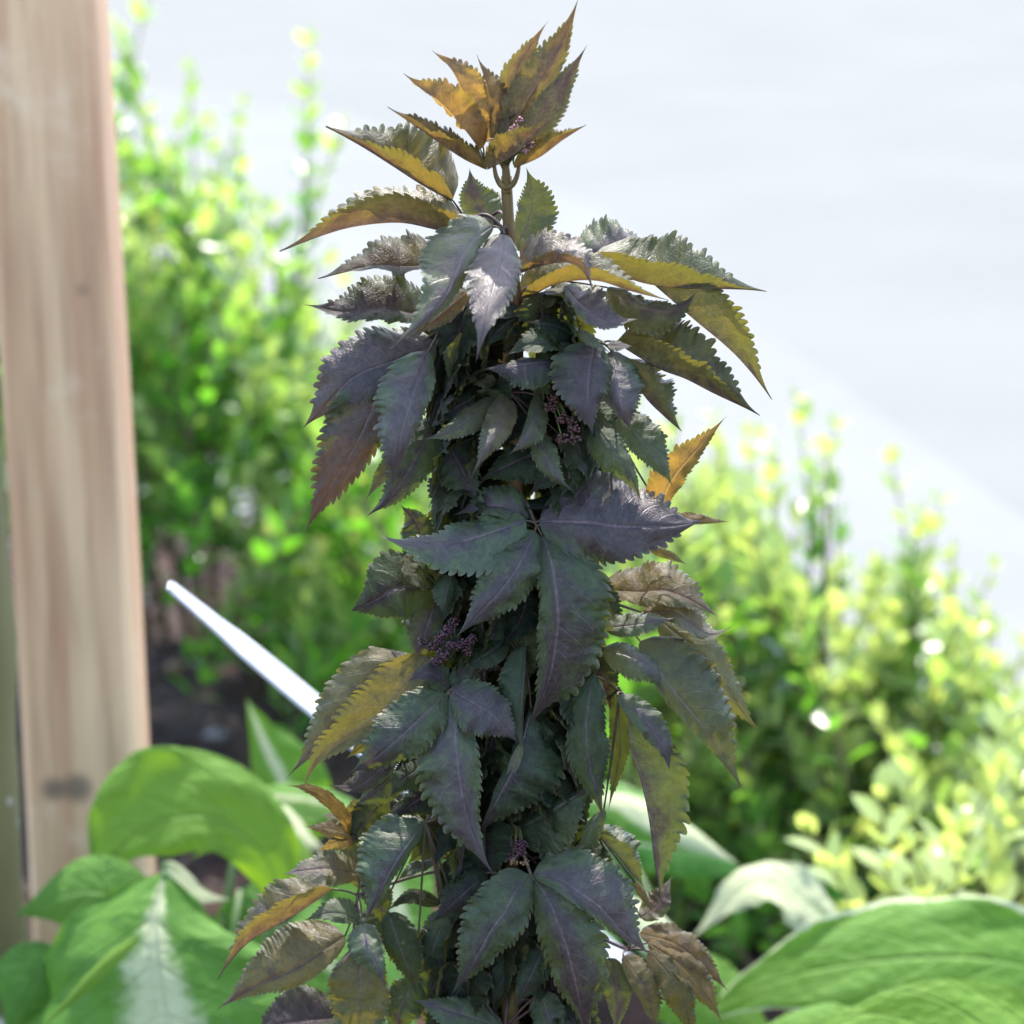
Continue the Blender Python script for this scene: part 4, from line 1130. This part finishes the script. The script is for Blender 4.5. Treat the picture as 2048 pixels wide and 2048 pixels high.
  ([(717, 1896, 60), (721, 1975, 86), (717, 2060, 92), (712, 2130, 84)], (62, -14), (-74, -14), (.35, .70, .25), V(um=.4, wave=.08)),
  ([(676, 2036, 20), (590, 2044, 28), (495, 2064, 20)], (24, 14), (-74, -24), (.05, .15, .5), V(um=.45)),
  ([(776, 1826, 60), (800, 1895, 84), (820, 1945, 90), (835, 1994, 86)], (46, -18), (-34, -8), (.02, .85, .4), V(um=.36)),
 ]),
 # --- bottom centre star
 (1690, (1062, 1750, 100), [
  ([(1058, 1750, 104), (1032, 1782, 126), (1008, 1826, 142), (981, 1862, 150), (950, 1919, 154), (901, 1997, 148)], (58, -10), (-70, -14), (.06, .32, .65), V(um=.40, teeth=16)),
  ([(1070, 1762, 106), (1094, 1797, 132), (1112, 1836, 146), (1135, 1900, 158), (1152, 1970, 160), (1176, 2088, 150)], (82, -20), (-54, -16), (.06, .32, .65), V(um=.46, teeth=17, t1=.9)),
  ([(1066, 1749, 104), (1112, 1757, 122), (1156, 1784, 134), (1198, 1813, 138), (1248, 1866, 134), (1305, 1914, 122)], (90, -25), (-26, 6), (.05, .25, .7), V(um=.42, teeth=16)),
  ([(972, 1746, 60), (922, 1792, 80), (860, 1849, 80)], (38, 0), (-38, -14), (.02, .45, .5), V(um=.4)),
  ([(1078, 1786, 60), (1060, 1850, 72), (1042, 1905, 72)], (28, 0), (-28, 0), (.0, 1, .3), {}),
  ([(1092, 1886, 70), (1062, 1950, 90), (1028, 2022, 92)], (36, -8), (-30, -8), (.0, .75, .4), V(tooth_amp=.12)),
  ([(1030, 1900, 55), (1004, 1960, 66), (985, 2015, 66)], (30, -4), (-28, -4), (.0, .80, .2), {}),
 ]),
 (1960, (1010, 2056, 50), [
  ([(1004, 2054, 60), (912, 2024, 84), (822, 1998, 80)], (50, 16), (-34, -20), (.05, .80, .6), V(um=.42)),
  ([(1080, 1984, 60), (1100, 2042, 84), (1112, 2110, 86)], (36, -8), (-38, -8), (.10, .75, .4), {}),
  ([(1220, 1916, 30), (1236, 1990, 46), (1232, 2075, 48)], (30, -6), (-30, -6), (.08, .30, .8), {}),
  ([(930, 1960, 30), (900, 2010, 40), (870, 2070, 40)], (40, -4), (-36, -4), (.0, .8, .2), {}),
  ([(850, 1860, 40), (880, 1930, 50), (890, 2000, 50)], (36, -4), (-40, -4), (.0, .7, .2), {}),
 ]),
 # --- bottom right, glowing
 (1850, (1255, 1900, 20), [
  ([(1246, 1912, 60), (1290, 1980, 82), (1314, 2066, 84)], (42, -20), (-20, 6), (.45, .70, .2), V(um=.4)),
  ([(1298, 1902, 46), (1346, 1960, 66), (1376, 2030, 70), (1388, 2084, 64)], (28, -16), (-36, 4), (.40, .75, .3), V(um=.42, wave=.15)),
  ([(1296, 1886, 26), (1360, 1930, 42), (1406, 1986, 44), (1447, 2048, 36)], (46, -22), (-22, 12), (.72, .55, .2), V(um=.38, wave=.12)),
  ([(1280, 1866, 0), (1350, 1888, 12), (1410, 1935, 10), (1457, 1983, 0)], (42, -22), (-26, 12), (.62, .45, .15), V(um=.40)),
 ]),
 (1600, (1190, 1660, 20), [
  ([(1188, 1662, 30), (1230, 1702, 50), (1264, 1744, 54), (1288, 1774, 48)], (54, -35), (34, 24), (.08, .75, .7), V(um=.5, acum=.5)),
  ([(1270, 1764, 10), (1290, 1796, 14), (1308, 1830, 12)], (10, -6), (-9, 4), (.6, .7, .4), V(teeth=8)),
  ([(1282, 1836, -30), (1318, 1806, -30), (1342, 1752, -40)], (30, -25), (-24, 12), (.25, .3, 1), V(teeth=9)),
  ([(1150, 1690, 10), (1190, 1720, 20), (1235, 1770, 20)], (34, -10), (-34, 0), (.0, .9, .2), {}),
 ]),
]

def petiole_mesh(stem_y, node, bases, r=4.2):
    r = r * 0.82
    vs, fs = [], []
    s = plant_pt(stem_x(stem_y), stem_y, 0)
    nd = plant_pt(*node)
    m = (s + nd) / 2 + np.array((0, 0, 0.006))
    tube(vs, fs, catmull([s, m, nd], 10), np.linspace(r * 1.25 * PX, r * PX, 10), 8)
    for (b, q) in bases:
        if np.linalg.norm(b - nd) < 0.002: continue
        k = (nd + b) / 2 - (q - b) * 0.05
        tube(vs, fs, catmull([nd, k, b], 7), np.linspace(r * 0.85 * PX, r * 0.55 * PX, 7), 6)
    return vs, fs

seed = 1000
for gi, (sy, node, lets) in enumerate(LEAVES):
    bases = [(plant_pt(*l[0][0]), plant_pt(*l[0][1])) for l in lets]
    vs, fs = petiole_mesh(sy, node, bases, 3.4 if gi < 2 else 4.0)
    leaf = mesh_obj('leaf', vs, fs, green_stalk_m if gi < 2 else stalk_m, elder)
    for (pts, L, R, c, kw) in lets:
        seed += 1
        leaflet('leaflet', pts, L, R, elder_m, leaf, c, seed, **kw)

# leaves on the far side and inside the column: same kind of leaf, placed round the stem
def inner_leaves():
    rng = random.Random(77)
    lim = interp([560, 700, 900, 1000, 1300, 1690, 1720, 1860, 1900, 2300], [110, 175, 195, 180, 165, 160, 120, 120, 165, 170])
    y = 610.0
    k = 0
    while y < 2250:
        sx = stem_x(min(y, 2150))
        ang0 = k * math.pi / 2 + rng.uniform(-0.3, 0.3)
        for side in (0, 1):
            ang = ang0 + side * math.pi
            cx, cd = math.cos(ang), math.sin(ang)
            if cd > 0.3: cd = -cd if rng.random() < 0.45 else cd * 0.3
            w = lim(y)
            node = (sx + cx * w * 0.35, y - 20, cd * 95)
            bases = []; defs = []
            for q in range(5):
                a2 = math.atan2(cd, cx) + (q - 2) * 0.62 + rng.uniform(-.15, .15)
                ln = w * rng.uniform(0.62, 1.0)
                b = (node[0] + math.cos(a2) * 18, node[1] + rng.uniform(-8, 14), node[2] + math.sin(a2) * 18)
                m = (b[0] + math.cos(a2) * ln * .5, b[1] + rng.uniform(10, 45), b[2] + math.sin(a2) * ln * .8)
                t = (b[0] + math.cos(a2) * ln * .85, b[1] + rng.uniform(110, 190), b[2] + math.sin(a2) * ln * 1.15)
                xr = lim(t[1]) * 0.94
                if abs(t[0] - sx) > xr: t = (sx + math.copysign(xr, t[0] - sx), t[1], t[2])
                if abs(m[0] - sx) > xr * 0.8: m = (sx + math.copysign(xr * 0.8, m[0] - sx), m[1], m[2])
                if t[2] > 46: t = (t[0], t[1], 46)
                if m[2] > 40: m = (m[0], m[1], 40)
                defs.append([b, m, t])
            b3 = [(plant_pt(*d[0]), plant_pt(*d[1])) for d in defs]
            vs, fs = petiole_mesh(y, node, b3, 4.0)
            lf = mesh_obj('leaf', vs, fs, stalk_m, elder)
            for d in defs:
                W = [plant_pt(*p) for p in d]
                tv = W[2] - W[0]; tv /= np.linalg.norm(tv)
                upv = np.array((rng.uniform(-.2, .2), rng.uniform(-.2, .2), 1.0))
                acr = np.cross(upv, tv); acr /= np.linalg.norm(acr)      # left-hand side, top face up
                nrm = np.cross(tv, acr)
                wd = rng.uniform(48, 66) * PX
                fold = rng.uniform(0.1, 0.45)
                lv = (acr + nrm * fold) * wd; rv = (-acr + nrm * fold) * wd
                r2 = random.Random(rng.random())
                v, f, uv = leaf_mesh(W, lambda rows, lv=lv: np.repeat(lv[None], len(rows), 0), lambda rows, rv=rv: np.repeat(rv[None], len(rows), 0), None, r2, teeth=12,
                                     vcols=(0.05, 0.3, 0.6, 0.85, 1.0))
                o = mesh_obj('leaflet', v, f, elder_m, lf, uvs=uv)
                o.color = (rng.uniform(0, .08), rng.uniform(.4, 1.0), rng.uniform(.0, .14), 1)  # near-black tone: shade inside the column painted into the leaf colour
        y += rng.uniform(42, 54)
        k += 1
inner_leaves()

# flower buds: tight knobbly clusters on short green stalks
import bmesh
def bud_cluster(centers, r_ball, n_each, spread, mat, attach, seed, stalk=green_stalk_m):
    rng = random.Random(seed)
    tpl = bmesh.new(); bmesh.ops.create_icosphere(tpl, subdivisions=1, radius=1.0)
    tv = [np.array(v.co) for v in tpl.verts]; tf = [tuple(v.index for v in f.verts) for f in tpl.faces]; tpl.free()
    vs, fs = [], []
    a = plant_pt(*attach)
    for c in centers:
        p = plant_pt(c[0], c[1], c[2] + 22)
        tube(vs, fs, catmull([a, (a + p) / 2 + np.array((0, 0, 0.002)), p], 6), np.linspace(2.6 * PX, 1.6 * PX, 6), 6)
    st = mesh_obj('flower_stalk', vs, fs, stalk, elder)
    vs, fs = [], []
    for c in centers:
        for _ in range(n_each):
            while True:
                q = np.array([rng.uniform(-1, 1) for _ in range(3)])
                if q @ q <= 1: break
            p = plant_pt(c[0] + q[0] * spread, c[1] + q[1] * spread * 0.8, c[2] + 22 + q[2] * spread)
            r = r_ball * PX * rng.uniform(0.75, 1.2)
            b = len(vs)
            for t in tv: vs.append(p + t * r)
            fs += [tuple(i + b for i in f) for f in tf]
    mesh_obj('flower_buds', vs, fs, mat, st)
maroon = bud_material('maroon_bud', (0.016, 0.002, 0.005), (0.045, 0.007, 0.015))
pinkish = bud_material('dusky_bud', (0.035, 0.010, 0.009), (0.075, 0.026, 0.021))
tan_bud = bud_material('tan_bud', (0.07, 0.03, 0.015), (0.20, 0.13, 0.055))
rose = bud_material('rose_bud', (0.10, 0.03, 0.035), (0.22, 0.09, 0.09))
bud_cluster([(846, 1284, 66), (862, 1294, 70), (876, 1280, 70), (888, 1268, 70), (898, 1258, 68), (902, 1290, 76), (918, 1292, 76), (930, 1286, 74), (944, 1278, 72),
             (936, 1302, 72), (880, 1306, 76), (872, 1322, 78), (890, 1310, 76), (908, 1244, 64)], 3.1, 34, 12, maroon, (915, 1330, 40), 1)
bud_cluster([(1105, 798, 60), (1122, 836, 70), (1146, 858, 74), (1124, 876, 74), (1140, 842, 66), (1100, 815, 60), (1150, 878, 70)], 3.4, 26, 13, pinkish, (1090, 770, 30), 2)
bud_cluster([(1030, 1690, 60), (1042, 1704, 64), (1026, 1712, 64), (1046, 1688, 60)], 3.2, 26, 12, maroon, (1035, 1650, 40), 3)
bud_cluster([(1028, 1724, 68), (1050, 1724, 68)], 2.8, 20, 9, tan_bud, (1035, 1660, 40), 4)
bud_cluster([(1030, 255, 30), (1038, 240, 25), (1052, 302, 40), (1062, 290, 38), (1022, 262, 32), (984, 282, 35)], 2.4, 16, 8, rose, (1014, 330, 20), 5)

# swollen joint under the bronze tip
vs, fs = [], []
for s in (-1, 1):
    tube(vs, fs, catmull([plant_pt(1013, 376, 10), plant_pt(1013 + s * 12, 369, 12), plant_pt(1013 + s * 21, 352, 13), plant_pt(1013 + s * 25, 330, 12)], 12), np.linspace(6.5 * PX, 3.5 * PX, 12), 9)
tube(vs, fs, catmull([plant_pt(1013, 386, 2), plant_pt(1013, 366, 4), plant_pt(1011, 330, 8), plant_pt(1008, 300, 10)], 12), np.linspace(11 * PX, 5 * PX, 12), 9)
mesh_obj('stem_joint', vs, fs, stem_m, elder)
